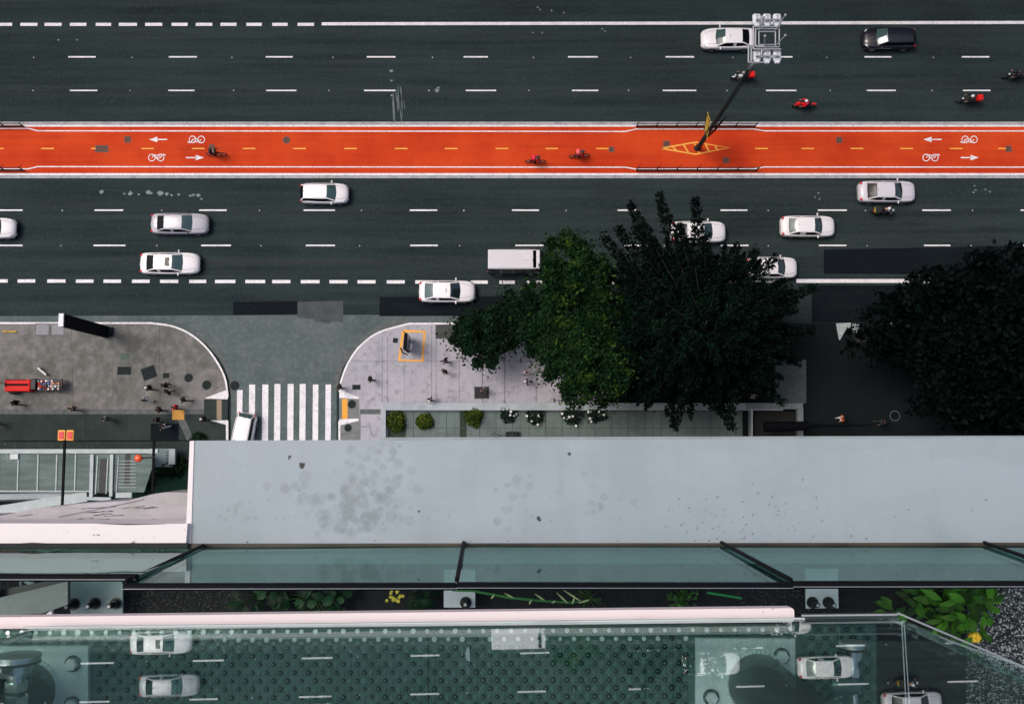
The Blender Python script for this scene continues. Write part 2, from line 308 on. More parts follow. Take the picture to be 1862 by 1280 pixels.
for x0,x1,h in ((1222,1230,0),(1242,1252,0),(1262,1272,0),(1283,1290,0),(1300,1306,0)):
    hh=10.5*(1-abs((x0+x1)/2-1264)/62); g.strip([P(x0,270-hh,zz+.002),P(x1,270+hh,zz+.002)],.13)
g.build('cycle_lane_yellow_lines',M_YEL,kind='structure')
# utility covers
def cover(px,py,w,h,label,z,rz=0,round_=False,m=None):
    o=empty('utility_cover',P(px,py,z),rz,label,'manhole cover','covers set in the pavement and road')
    f=MB(); c=MB(); r=w/42
    if round_:
        f.cyl((0,0,.002),(0,0,.008),r,n=24,smooth=False); c.cyl((0,0,.008),(0,0,.014),r*.86,n=24,smooth=False)
        for k in range(-3,4): c.box((0,k*r*.2,.016),(r*1.3*math.sqrt(max(.05,1-(k/4)**2)),r*.06,.004))
    else:
        W_,H_=w/21.5,h/21.5
        f.box((0,0,.004),(W_,H_,.006)); c.box((0,0,.010),(W_*.9,H_*.88,.006))
        for k in range(4): c.box((0,(k-1.5)*H_*.2,.0145),(W_*.8,H_*.05,.003))
    f.build('frame',M_DARKK,o); c.build('lid',m or M_IRON,o)
M_LIDR=mat('painted_over_lid',(.10,.045,.03),.8,var=.4,scale=12)
for a in [(185,271,24,13,'rusty rectangular lid across the yellow dash on the red lane near the left edge',.142,0,False,M_LIDR),(232,254,12,12,'small square lid on the red lane left of the left-pointing arrow by the cyclist',.142,0,False,M_LIDR),
 (521,255,13,13,'round lid on the red lane right of the black-clad cyclist',.142,0,True,M_LIDR),(385,268,10,10,'small square lid beside the black-clad cyclist',.142,0,False,M_LIDR),(1112,272,10,10,'small square lid at the end of a yellow dash right of the red cyclists',.142,0,False,M_LIDR),
 (1212,262,12,11,'small square lid beside the left tip of the yellow hatched diamond',.142,0,False,M_LIDR),(1526,255,11,11,'small square lid alone on the red lane right of the floodlight mast',.142,0,False,M_LIDR),(1320,292,11,11,'small square lid below the yellow hatched diamond on the red lane',.142,0,False,M_LIDR),(1834,271,11,11,'small square lid at the far right end of the red lane',.142,0,False,M_LIDR),
 (227,648,15,11,'small green cover above two larger ones on the left plaza',.152,0,False,mat('green_lid',(.02,.06,.045),.6)),(226,674,27,16,'wide dark cover just below the small green one',.152,0,False),(271,678,27,24,'tilted square dark cover on the left plaza',.152,R(20),False),(302,683,12,10,'smallest pale-edged cover left of the round manhole lids',.152,0,False),
 (343,687,17,17,'round lid on the plaza left of another round lid by the curved kerb',.152,0,True),(376,700,18,18,'round lid on the plaza nearest the curved kerb',.152,0,True),(427,701,19,19,'round lid on the asphalt beside the left end of the crosswalk',.006,0,True),
 (576,663,13,13,'round lid in the middle of the side street',.006,0,True,mat('worn_lid',(.07,.085,.085),.8)),(640,735,16,16,'round lid right of the ochre tactile strip',.152,0,True),(633,778,14,14,'round lid below the lower white kerb wedge',.152,0,True),(648,704,15,9,'dark rectangular lid right of the upper white kerb wedge',.152,0,False),
 (719,619,9,9,'small tilted square lid left of the yellow outlined rectangle',.152,R(-10),False),(1627,756,18,12,'dark round lid on the dark pavement at right',.152,0,True,M_PATCH_SHADE)]: cover(*a)
cover(77,599,26,22,'left one of two pale bolted pavement slabs by the black totem sign',.152,0,False,mat('steel_lid',(.19,.19,.21),.6,var=.2,scale=8))
cover(105,599,24,22,'right one of two pale bolted pavement slabs by the black totem sign',.152,0,False,mat('steel_lid',(.19,.19,.21),.6))
# ------------------------------------------------------------------ pavements
def arc(pts,n=8):   # Catmull-Rom smoothing in pixel space
    out=[]; m=len(pts)
    for i in range(m-1):
        p0,p1,p2,p3=[np.array(pts[max(0,min(m-1,i+k))],float) for k in(-1,0,1,2)]
        for t in np.linspace(0,1,n,endpoint=False):
            out.append(tuple(.5*((2*p1)+(-p0+p2)*t+(2*p0-5*p1+4*p2-p3)*t*t+(-p0+3*p1-3*p2+p3)*t**3)))
    out.append(tuple(pts[-1])); return out
curL=arc([(278,588),(312,593),(345,607),(375,632),(398,664),(410,692),(414,722)]); curR=arc([(617,712),(621,690),(634,658),(656,628),(690,604),(742,589)])
ZS=.15
def pav(name,pix,m,z=ZS,z0=-.02):
    mb=MB(); mb.prism([tuple(P(x,y,z).xy) for x,y in pix],z0,z); return mb.build(name,m,kind='structure')
pav('pavement_left',[(-1800,588)]+[(278,588)]+curL[1:]+[(414,745),(-1800,745)],M_WALKL)
pav('pavement_left_lower',[(-1800,745),(414,745),(414,822),(-1800,822)],M_WALKD,z=.149)
pav('pavement_right',[(617,822),(617,745)]+curR+[(1110,588),(1110,822)],M_WALKR)
pav('pavement_far_right',[(1110,588),(3200,588),(3200,822),(1110,822)],M_WALKV,z=.149)  # paving under the trees, their shade put into its base colour
k=MB()
k.strip([P(x,y,.156) for x,y in [(-1800,587.5),(276,587.5)]+curL],.15); k.strip([P(x,y,.156) for x,y in curR+[(745,588.5),(1075,588),]],.15)
for pts in ([(414,708),(372,724),(414,726)],[(379,764),(414,764),(414,773),(395,768)],[(617,708),(653,722),(651,725),(617,723)],[(617,762),(652,761),(652,765),(619,773)]):
    q=[tuple(P(x,y,.16).xy) for x,y in pts]; k.prism(q,.151,.165)
k.strip([P(413,765,.157),P(413,818,.157)],.2); k.strip([P(617,765,.157),P(617,818,.157)],.16)
k.strip([P(x,588,.156) for x in (1620,1645,1675,1700)],.14)
k.strip([P(1718,588,.156),P(1735,588,.156)],.14)
k.build('white_kerb_line',M_WHITE,kind='structure')
g=MB(); g.strip([P(x+(-7 if i<20 else 0),y-7,.006) for i,(x,y) in enumerate(curR)],.42); g.strip([P(x+9,y-4,.006) for x,y in curL[14:]],.3); g.build('gutter',M_DARKK,kind='structure')
for pix,m,nm,z in [([(-1800,744),(371,744),(371,753),(-1800,753)],M_DARKK,'dark_paving_band',.152),([(371,726),(414,726),(414,764),(371,764)],M_WALKD,'kerb_ramp',.153),([(394,727),(403,727),(403,763),(394,763)],mat('tan_tactile',(.26,.20,.14),.8),'tactile_strip',.156),
   ([(617,724),(653,726),(655,800),(617,800)],layered('ramp_concrete',(.16,.17,.17),[((1,1,1),3,.4,.7,0,.6,(.09,.10,.10))]),'kerb_ramp_right',.153),([(622,725),(632,725),(632,762),(622,762)],mat('orange_tactile',(.72,.33,.03),.7,var=.1),'tactile_strip_orange',.157),
   ([(313,745),(335,745),(335,763),(313,763)],M_OCH,'tactile_tile',.157),([(323,763),(337,763),(353,801),(340,801)],M_DARKK,'dark_diagonal_band',.153),([(655,744),(692,744),(692,753),(655,753)],M_DARKK,'dark_band_right',.153),
   ([(792,590),(842,590),(842,616),(792,616)],mat('planting_soil',(.055,.06,.055),.95,var=.4,scale=2),'tree_bed',.154),([(274,770),(325,770),(325,802),(274,802)],M_PATCH_SHADE,'dark_pavement_patch',.153),([(1410,654),(1466,654),(1466,733),(1410,733)],mat('pale_slab',(.062,.078,.082),.8,var=.25,scale=3),'pale_paving_slab',.153)]:
    sheet(nm,pix,z,m)
g=MB()
for x in (290,): g.strip([P(x,592,.1525),P(x,680,.1525)],.03)
g.strip([P(130,600,.1525),P(133,740,.1525)],.03); g.strip([P(205,660,.1525),P(205,740,.1525)],.02); g.strip([P(262,650,.1525),P(262,744,.1525)],.02)
for x in (705,695,785,793,735,835,877,918,975,1040): g.strip([P(x,592 if x>780 else 612,.1545),P(x,733,.1545)],random.choice([.02,.03,.05]))
for y in (657,): g.strip([P(640,y,.1545),P(1100,y,.1545)],.025)
g.strip([P(655,745,.1545),P(655,795,.1545)],.04); g.strip([P(620,790,.1545),P(640,785,.1545),P(652,788,.1545)],.04); g.strip([P(657,776,.1545),P(672,775,.1545),P(676,790,.1545)],.05)
for x in (200,235,150): g.strip([P(x,756,.1515),P(x,800,.1515)],.03)
g.build('paving_joints',M_SEAM,kind='structure')
g=MB(); g.strip([P(x,y,.157) for x,y in [(733,602),(772,603),(768,656),(726,655),(733,602)]],.24); g.build('yellow_outline_marking',M_YEL,kind='structure')
g=MB(); g.poly([P(x,y,.155) for x,y in [(1520,588),(1545,587),(1526,621)]]); g.poly([P(x,y,.1552) for x,y in [(1543,587),(1548,587),(1541,606),(1538,606)]])
for i in range(26):
    x=random.uniform(1547,1560); y=random.uniform(588,604); g.strip([P(x,y,.156),P(x+random.uniform(-4,4),y+random.uniform(-4,4),.156)],.07)
g.build('white_pavement_marking',mat('dull_paint',(.38,.42,.43),.8,var=.3,scale=5),kind='structure')
# yellow kerb lip far left
g=MB(); p=P(18,603,.16); g.bbox((0,0,.05),(1.2,.14,.1),.03); o=g.build('parking_stop',mat('dirty_yellow',(.45,.28,.03),.7,var=.4,scale=5),label='low yellow parking stop on the left plaza near the photo edge',cat='parking stop'); o.location=p

# ------------------------------------------------------------------ vehicles
def cr(xs,ys,x):
    xs=np.array(xs,float); ys=np.array(ys,float); d=np.gradient(ys,xs); 
    i=np.clip(np.searchsorted(xs,x)-1,0,len(xs)-2); h=xs[i+1]-xs[i]; t=(x-xs[i])/h
    lin=ys[i]+(ys[i+1]-ys[i])*t; cub=(2*t**3-3*t**2+1)*ys[i]+(t**3-2*t**2+t)*h*d[i]+(-2*t**3+3*t**2)*ys[i+1]+(t**3-t**2)*h*d[i+1]
    return .5*lin+.5*cub
def loft(mb,rings,mi=None,capends=True,smooth=True):
    n=len(rings[0]); b=[v for r in rings for v in r]; fs=[(k*n+i,k*n+i+1,(k+1)*n+i+1,(k+1)*n+i) for k in range(len(rings)-1) for i in range(n-1)]
    mb.add(b,fs,0,smooth)
    if capends: mb.add(rings[0],[tuple(range(n))]); mb.add(rings[-1],[tuple(range(n-1,-1,-1))])
def wheel(par,x,y,r=.31,w=.2):
    t=MB(); t.cyl((0,-w/2,0),(0,w/2,0),r,n=20); o=t.build('wheel',M_RUB,par); o.location=(x,y,r)
    q=MB(); s=1 if y>0 else -1; q.cyl((0,s*w*.3,0),(0,s*(w/2+.006),0),r*.66,n=16,smooth=False)
    for k in range(5):
        a=k*2*math.pi/5; q.box((math.cos(a)*r*.35,s*(w/2+.012),math.sin(a)*r*.35),(r*.6,.02,.05),M=Matrix.Rotation(-a,3,'Y'))
    q.build('rim',M_RIM,o)
KINDS={'sedan':dict(br=-.375,rr=-.225,rf=.075,bf=.225,tz=1.0,bulr=.03),'coupe':dict(br=-.40,rr=-.235,rf=.06,bf=.225,tz=1.0,bulr=.03),'hatch':dict(br=-.47,rr=-.40,rf=.07,bf=.235,tz=1.0,bulr=.015),'suv':dict(br=-.475,rr=-.37,rf=.08,bf=.24,tz=1.05,bulr=.015)}
def car(kind,px,py,deg,Lc,Wc,paint,label,wg=M_CARG2,rg=M_CARG3,sunroof=False,taxi=False,rz=.0,hood=1.0):
    c=P(px,py,.7); K=KINDS[kind]; PM=PAINT[paint]
    root=empty('parked_car' if 0 else 'car',(c.x,c.y,.012),R(deg),label,'car','cars driving along the avenue')
    hw=Wc/2; B=MB()
    ts=np.array([-.5,-.492,-.475,-.45,-.42,-.38,-.33,-.27,-.2,-.1,0,.1,.18,.24,.29,.34,.39,.43,.46,.48,.492,.5])
    wv=cr([-.5,-.485,-.45,-.38,-.25,0,.25,.36,.42,.465,.49,.5],[.66,.80,.91,.965,.99,1,.985,.955,.90,.79,.63,.50],ts)
    tz=K['tz']; tv=cr([-.5,-.48,-.44,-.36,-.2,0,.2,.27,.36,.44,.48,.5],[.62,.86,tz-.04,tz,tz,tz,tz-.02,.95,.89,.80,.68,.52],ts)
    rings=[]
    for t,w,z in zip(ts,wv,tv):
        x=t*Lc; w*=hw; lo=.24+max(0,abs(t)-.46)*2
        sec=[(.86,lo),(.97,lo+.10),(1,(lo+z)*.5),(.995,z-.20),(.97,z-.10),(.90,z-.035),(.80,z-.008),(.62,z+.004),(.60,z+.012),(.3,z+.022),(0,z+.026)]
        r=[(x,-w*a,max(lo,b)) for a,b in sec]+[(x,w*a,max(lo,b)) for a,b in sec[-2::-1]]
        rings.append(r)
    loft(B,rings); B.add([(r[0]) for r in rings]+[(r[-1]) for r in rings],[(k,k+1,len(rings)+k+1,len(rings)+k) for k in range(len(rings)-1)])
    B.build('body',PM,root)
    # greenhouse
    br,rr,rf,bf=[K[k]*Lc for k in('br','rr','rf','bf')]; belt=tz-.06; hh=.44 if kind!='suv' else .5
    st=[]
    for h in (0,.2,.45,.72,.9,1): st.append((br+(rr-br)*(h**1.15),h if h<1 else .985,'r'))
    for q in np.linspace(0,1,7)[1:-1]: st.append((rr+(rf-rr)*q,1+.03*math.sin(math.pi*q),'t'))
    for h in (1,.9,.72,.45,.2,0): st.append((bf+(rf-bf)*(h**1.1),h if h<1 else .99,'f'))
    wb,wr=.885*hw,.70*hw; G=[]
    for x,h,tg in st:
        we=wb+(wr-wb)*min(h,1); row=[]
        taper=1-.10*max(0,(-x-.0)/(.5*Lc))**1.5-.05*max(0,x/(.5*Lc))
        wk=wb+(wr-wb)*.84*min(h,1)
        fr=[(wb,0),(wk,.86*h),(we,.965*h),(we*.88,h*1.0),(we*.5,h*1.035),(0,h*1.05)]
        full=[(-a,b) for a,b in fr]+[(a,b) for a,b in fr[-2::-1]]
        for a,b in full:
            v=a/we; bul=(.16*(1-min(1,v*v))*(1-.35*h) if tg=='f' else (-.10*(1-min(1,v*v))*(1-.5*h) if tg=='r' else 0))
            if tg!='t' and h>=.97: bul*=.35
            row.append((x+bul,a*taper,belt+b*hh))
        G.append(row)
    parts={'roof':MB(),'windshield':MB(),'rear_window':MB(),'side_window':MB(),'side_window2':MB()}
    n=len(G[0]); ns=len(G)
    for k in range(ns-1):
        ta,tb=st[k][2],st[k+1][2]
        mid=(st[k][0]+st[k+1][0])/2
        for i in range(n-1):
            q=[G[k][i],G[k+1][i],G[k+1][i+1],G[k][i+1]]; tgt='roof'
            if 3<=i<=n-5:
                if ta=='f' and tb=='f' and 0.01<st[k][1]: tgt='windshield'
                if ta=='r' and tb=='r': tgt='rear_window'
            if i in (0,n-2) and not(ta=='r' and st[k][1]<.4 and kind in('hatch','suv')): tgt='side_window' if i==0 else 'side_window2'
            if i in (0,n-2) and abs(mid-(br+bf)*.5+.05*Lc)<.05*Lc/2*1.0: tgt='roof'
            parts[tgt].add(q,[(0,1,2,3)],0,True)
    def weld(mb):
        d={};nv=[];mp=[]
        for v in mb.v:
            k=tuple(round(a,4) for a in v)
            if k not in d: d[k]=len(nv); nv.append(v)
            mp.append(d[k])
        mb.v=nv; nf=[]
        keep=[]
        for j,f in enumerate(mb.f):
            g=[]; 
            for i in f:
                if mp[i] not in g: g.append(mp[i])
            if len(g)>2: nf.append(tuple(g)); keep.append(j)
        mb.f=nf; mb.m=[mb.m[j] for j in keep]; mb.sm=[mb.sm[j] for j in keep]; return mb
    for k_,m_ in parts.items():
        if m_.f: weld(m_).build(k_.replace('2',''),{'roof':PM,'windshield':wg,'rear_window':rg}.get(k_,M_CARG3),root)
    # black window surround sills, grille, lights, mirrors
    for sx in(.30,-.30):
        for sy in(-1,1): wheel(root,sx*Lc*.98,sy*(hw-.10))
    tr=MB()
    for s in(-1,1): 
        for wx in (.294,-.294): tr.cyl((wx*Lc,s*(hw-.2),.33),(wx*Lc,s*(hw+.004),.33),.37,n=18,smooth=False)
    tr.box((0,0,.27),(Lc*.9,Wc*.95,.14)); tr.build('underbody',M_TRIM,root)
    for s in(-1,1):
        m=MB(); m.ball((.40*Lc+.05,s*hw*.72,.735),(.24,.13,.085),M=Matrix.Rotation(-s*.5,3,'Z')); m.build('headlight',M_HEADL,root)
        m=MB(); m.ball((-.465*Lc,s*hw*.74,.86),(.13,.13,.09),M=Matrix.Rotation(s*.5,3,'Z')); m.build('taillight',M_TAIL,root)
        m=MB(); m.ball((bf-.30,s*(hw+.08),1.0),(.07,.12,.07)); m.box((bf-.30,s*(hw-.03),.97),(.06,.16,.03)); m.build('side_mirror',PM if paint!='silver' else M_TRIM,root)
        m=MB(); m.tube([(bf-.05,s*wb*.985,belt+.02),(0,s*wb*1.0,belt+.035),(br+.1,s*wb*.95,belt+.03)],.012,6); m.build('window_trim',M_TRIM,root)
    m=MB(); m.box((.497*Lc,0,.5),(.04,.9*hw,.14)); m.box((.493*Lc,0,.34),(.05,1.2*hw,.06)); m.build('grille',M_TRIM,root)
    m=MB(); m.box((-.503*Lc,0,.62),(.02,.42,.13)); m.build('number_plate',M_PLATE,root)
    m=MB()   # panel gaps on bonnet and boot, wipers
    for s in(-1,1):
        m.strip([(bf+.02,s*hw*.66,tz+.012),(.36*Lc,s*hw*.60,.925),(.44*Lc,s*hw*.45,.83)],.012)
        m.strip([(bf+.02,s*.10,tz+.03),(bf-.02,s*.55,tz+.02)],.02)
    m.build('panel_gap',M_TRIM,root)
    if sunroof: m=MB(); m.bbox((rf-.42*.9,0,belt+hh*1.05+.012),(.42,.72,.02),.05); m.build('sunroof',M_CARG3,root)
    if taxi: m=MB(); m.bbox((rf-.35,0,belt+hh*1.07+.035),(.10,.26,.08),.02); m.build('roof_light',M_LAMPW,root)
    else: m=MB(); m.tube([(rr+.1,0,belt+hh*1.05),(rr+.02,0,belt+hh*1.05+.05),(rr-.06,0,belt+hh+.08)],[.02,.014,.008],6); m.build('antenna',M_TRIM,root)
    return root
car('sedan',1324,71,180,4.65,1.82,'white','white taxi sedan heading left in the far lane, partly under the floodlight mast head',taxi=True)
car('hatch',1616,70,180,4.5,1.85,'black','black hatchback heading left in the far upper lane',rg=M_CARG3)
car('hatch',590,352,0,4.05,1.72,'white','white hatchback heading right just below the red cycle lane')
car('sedan',327,407,0,4.8,1.75,'silver','silver-grey sedan heading right above the white sedan with a sunroof')
car('hatch',-18,415,0,4.3,1.75,'white','white car with only its front showing at the left edge')
car('sedan',309,479,0,4.95,1.82,'white','white sedan with a black sunroof beside the dashed bus lane line',sunroof=True)
car('coupe',813,530,0,4.65,1.82,'white','white taxi sedan alone below the dashed bus lane line',wg=M_CARG,rg=M_CARG2,taxi=True)
car('sedan',1270,422,0,4.6,1.80,'white','white sedan half hidden by the upper branches of the dark tree',wg=M_CARG)
car('sedan',1469,412,0,4.55,1.78,'white','clear white sedan heading right between the dark tree and the silver sedan',wg=M_CARG,rg=M_CARG2)
car('sedan',1403,487,0,4.3,1.78,'white','white sedan largely covered by the spiky tips of the dark tree',wg=M_CARG)
car('sedan',1613,349,0,4.8,1.82,'pale','pale silver sedan beside the motorcycle with white boxes',wg=M_CARG)
car('hatch',441,795,-101,4.0,1.72,'white','white hatchback with red tail lights turning over the crosswalk',rg=M_CARG2)
def van():
    Lv,Wv=4.55,1.95; c=P(937,475,1.2); root=empty('van',(c.x,c.y,.012),0,'tall white-roofed black minibus beside the bright green tree','van','cars driving along the avenue')
    b=MB(); xs=[-.5,-.49,-.3,0,.25,.36,.44,.49,.5]; rs=[]
    for t in xs:
        w=Wv/2*(1 if abs(t)<.45 else .94); top=2.0 if t<.3 else (1.95 if t<.4 else (1.25 if t<.46 else 1.0 if t<.495 else .7))
        rs.append([(t*Lv,-w,.25),(t*Lv,-w*1.01,.9),(t*Lv,-w*.97,top-.25),(t*Lv,-w*.9,top),(t*Lv,w*.9,top),(t*Lv,w*.97,top-.25),(t*Lv,w*1.01,.9),(t*Lv,w,.25)])
    loft(b,rs,smooth=False); b.build('body',PAINT['black'],root)
    r=MB(); r.bbox((-.05*Lv,0,2.04),(Lv*.88,Wv*.82,.1),.06)
    for k in range(26): r.box((-.46*Lv+k*Lv*.030,0,2.10),(.05,Wv*.76,.025))
    r.bbox((.375*Lv,0,2.02),(.14*Lv,Wv*.80,.14),.06); r.bbox((.2*Lv,.1,2.11),(.5,.35,.03),.02)
    r.build('roof',mat('ribbed_roof_paint',(.62,.60,.64),.5,var=.05,scale=3),root)
    w=MB(); w.poly([(.445*Lv,-.8,1.3),(.445*Lv,.8,1.3),(.41*Lv,.75,1.93),(.41*Lv,-.75,1.93)]); w.build('windshield',M_CARG,root)
    for s in(-1,1):
        w=MB(); 
        for k in range(4): w.box((-.36*Lv+k*.21*Lv,s*Wv*.497,1.45),(.8,.012,.5))
        w.build('side_window',M_CARG,root)
        m=MB(); m.ball((.48*Lv,s*.75,.8),(.08,.16,.1)); m.build('headlight',M_HEADL,root)
        m=MB(); m.box((-.503*Lv,s*.85,1.0),(.03,.14,.4)); m.build('taillight',M_TAIL,root)
        m=MB(); m.bbox((.42*Lv,s*1.12,1.5),(.1,.16,.28),.02); m.box((.42*Lv,s*1.0,1.45),(.03,.16,.03)); m.build('side_mirror',M_TRIM,root)
        for x in(-.3,.3): wheel(root,x*Lv,s*.88,.33)
van()
# ------------------------------------------------------------------ people
def skinmesh(name,verts,edges,radii,extra=None,sub=1,mat_=M_SKIN):
    me=bpy.data.meshes.new(name+'_cage'); me.from_pydata(verts,edges,[]); o=bpy.data.objects.new(name+'_cage',me); COL.objects.link(o)
    md=o.modifiers.new('skin','SKIN'); md.use_smooth_shade=True
    sv_=me.skin_vertices[0].data
    for i,r in enumerate(radii): sv_[i].radius=(r,r) if not isinstance(r,tuple) else r; sv_[i].use_root=(i==0)
    if sub: s_=o.modifiers.new('sub','SUBSURF'); s_.levels=sub; s_.render_levels=sub
    dg=bpy.context.evaluated_depsgraph_get(); dg.update(); out=bpy.data.meshes.new_from_object(o.evaluated_get(dg)); out.name=name
    bpy.data.objects.remove(o); bpy.data.meshes.remove(me)
    out.materials.clear(); out.materials.append(mat_)
    if extra:
        v=[tuple(x.co) for x in out.vertices]; f=[tuple(p.vertices) for p in out.polygons]; b=len(v)
        v+=extra.v; f+=[tuple(i+b for i in q) for q in extra.f]; n=bpy.data.meshes.new(name); n.from_pydata(v,[],f); n.materials.append(mat_)
        n.polygons.foreach_set('use_smooth',[True]*len(f)); n.update(); return n
    return out
def pose(kind):
    # joints: pelvis spine chest neck head | L sho elb wri | R ... | L hip knee ank toe | R ...
    J={}
    lean=0
    if kind=='walk' or kind=='walk2':
        s=1 if kind=='walk' else .6
        J=dict(pel=(0,0,.93),spi=(.01,0,1.12),che=(.03,0,1.32),nec=(.04,0,1.47),hed=(.06,0,1.60),
          Ls=(.02,.18,1.40),Le=(.12*s,.23,1.13),Lw=(.30*s,.21,.95),Rs=(.02,-.18,1.40),Re=(-.14*s,-.23,1.14),Rw=(-.20*s,-.22,.90),
          Lh=(0,.09,.90),Lk=(-.05,.09,.50),La=(-.36*s,.09,.14),Lt=(-.24*s,.09,.05),Rh=(0,-.09,.90),Rk=(.22*s,-.09,.50),Ra=(.30*s,-.09,.08),Rt=(.48*s,-.09,.05))
    elif kind=='stand':
        J=dict(pel=(0,0,.95),spi=(.0,0,1.13),che=(.01,0,1.33),nec=(.03,0,1.48),hed=(.05,0,1.61),
          Ls=(0,.18,1.41),Le=(.03,.24,1.13),Lw=(.20,.14,1.02),Rs=(0,-.18,1.41),Re=(-.02,-.24,1.13),Rw=(.06,-.25,.88),
          Lh=(0,.10,.92),Lk=(.02,.11,.50),La=(-.02,.12,.08),Lt=(.13,.14,.05),Rh=(0,-.10,.92),Rk=(.03,-.11,.50),Ra=(.02,-.12,.08),Rt=(.17,-.14,.05))
    elif kind=='moto':
        J=dict(pel=(-.25,0,.86),spi=(-.17,0,1.03),che=(-.02,0,1.22),nec=(.06,0,1.36),hed=(.12,0,1.47),
          Ls=(.0,.19,1.29),Le=(.16,.30,1.08),Lw=(.40,.30,1.02),Rs=(.0,-.19,1.29),Re=(.16,-.30,1.08),Rw=(.40,-.30,1.02),
          Lh=(-.24,.11,.84),Lk=(.18,.20,.72),La=(-.05,.18,.32),Lt=(.10,.18,.28),Rh=(-.24,-.11,.84),Rk=(.18,-.20,.72),Ra=(-.05,-.18,.32),Rt=(.10,-.18,.28))
    elif kind=='bike':
        J=dict(pel=(-.22,0,.98),spi=(-.12,0,1.12),che=(.06,0,1.26),nec=(.17,0,1.36),hed=(.25,0,1.45),
          Ls=(.10,.18,1.31),Le=(.22,.25,1.12),Lw=(.42,.24,1.0),Rs=(.10,-.18,1.31),Re=(.22,-.25,1.12),Rw=(.42,-.24,1.0),
          Lh=(-.2,.09,.95),Lk=(.15,.12,.80),La=(-.02,.11,.42),Lt=(.12,.11,.37),Rh=(-.2,-.09,.95),Rk=(.08,-.12,.62),Ra=(-.12,-.11,.20),Rt=(.02,-.11,.15))
    return J
RAD=dict(pel=.125,spi=.115,che=.13,nec=.055,hed=.09,Ls=.062,Le=.042,Lw=.028,Rs=.062,Re=.042,Rw=.028,Lh=.09,Lk=.058,La=.038,Lt=.035,Rh=.09,Rk=.058,Ra=.038,Rt=.035)
EDG=[('pel','spi'),('spi','che'),('che','nec'),('nec','hed'),('che','Ls'),('Ls','Le'),('Le','Lw'),('che','Rs'),('Rs','Re'),('Re','Rw'),('pel','Lh'),('Lh','Lk'),('Lk','La'),('La','Lt'),('pel','Rh'),('Rh','Rk'),('Rk','Ra'),('Ra','Rt')]
PROTO={}
def sub_mesh(J,names,edges,grow,name,m):
    idx={n:i for i,n in enumerate(names)}; return skinmesh(name,[J[n] for n in names],[(idx[a],idx[b]) for a,b in edges],[RAD[n]*grow for n in names],mat_=m)
def make_proto(kind):
    J={k:Vector(v) for k,v in pose(kind).items()}
    ex=MB(); h=J['hed']
    ex.ball(h+Vector((0,0,.01)),(.095,.075,.12),14,10); ex.ball(h+Vector((.098,0,-.01)),(.02,.013,.022),6,5)
    for s in(-1,1): ex.ball(h+Vector((.0,s*.076,-.005)),(.016,.012,.03),6,5); ex.ball(h+Vector((.082,s*.03,.02)),(.012,.014,.008),6,4)
    ex.ball(h+Vector((.087,0,-.05)),(.012,.025,.007),6,4)
    for s,S_ in((1,'L'),(-1,'R')):
        w=J[S_+'w']; d=(w-J[S_+'e']).normalized(); q=Vector((0,s,0)); up=d.cross(q).normalized(); side=up.cross(d).normalized()
        pc=w+d*.045; ex.tube([w,w+d*.03,w+d*.07,w+d*.088],[.026,.036,.036,.028],8)
        down=Vector((0,0,-1)) if abs(d.z)<.8 else Vector((1,0,0))
        for k in range(4):
            b=w+d*.082+side*(.025-.0165*k)*-s; l=(.070,.080,.074,.058)[k]
            ex.tube([b,b+d*l*.45+down*.004,b+d*l*.75+down*.018,b+d*l*.9+down*.035],[.0095,.009,.008,.006],6)
        b=w+d*.03+Vector((0,-s*.03,0)); ex.tube([b,b+d*.03+Vector((0,-s*.02,0)),b+d*.055+Vector((0,-s*.022,-.01))],[.012,.010,.008],6)
    names=list(RAD); idx={n:i for i,n in enumerate(names)}
    body=skinmesh('body',[J[n] for n in names],[(idx[a],idx[b]) for a,b in EDG],[RAD[n]*.93 for n in names],ex)
    sh=['pel','spi','che','Ls','Le','LwS','Rs','Re','RwS','neS']; J2=dict(J); J2['LwS']=J['Le'].lerp(J['Lw'],.8); J2['RwS']=J['Re'].lerp(J['Rw'],.8); J2['neS']=J['che'].lerp(J['nec'],.6)
    global RAD2
    for k,v in(('LwS',.032),('RwS',.032),('neS',.075),('Lc',.043),('Rc',.043)): RAD[k]=v
    shirt=sub_mesh(J2,sh,[('pel','spi'),('spi','che'),('che','neS'),('che','Ls'),('Ls','Le'),('Le','LwS'),('che','Rs'),('Rs','Re'),('Re','RwS')],1.13,'shirt',C_['black'])
    J2['Lc']=J['Lk'].lerp(J['La'],.9); J2['Rc']=J['Rk'].lerp(J['Ra'],.9)
    tr=['pel','Lh','Lk','Lc','Rh','Rk','Rc']
    trous=sub_mesh(J2,tr,[('pel','Lh'),('Lh','Lk'),('Lk','Lc'),('pel','Rh'),('Rh','Rk'),('Rk','Rc')],1.12,'trousers',C_['black'])
    for k in('LwS','RwS','neS','Lc','Rc'): RAD.pop(k)
    hr=MB(); hr.ball(h+Vector((-.014,0,.028)),(.105,.089,.12),14,9); hair=hr.mesh('hair',M_HAIR)
    hm=MB(); hm.ball(h+Vector((-.01,0,.015)),(.145,.125,.145),16,10); hel=hm.mesh('helmet',M_LAMPW)
    s2=MB()
    for S_ in 'LR':
        a,t=J[S_+'a'],J[S_+'t']; s2.tube([a+Vector((-.05,0,-.03)),a.lerp(t,.5)+Vector((0,0,-.01)),t+Vector((.06,0,0))],[.045,.05,.038],8)
    shoe=s2.mesh('shoes',M_BLACKMAT); PROTO[kind]=dict(body=body,shirt=shirt,trousers=trous,hair=hair,helmet=hel,shoes=shoe)
for k in('walk','walk2','stand','moto','bike'): make_proto(k)
def setm(o,m):
    o.material_slots[0].link='OBJECT'; o.material_slots[0].material=m
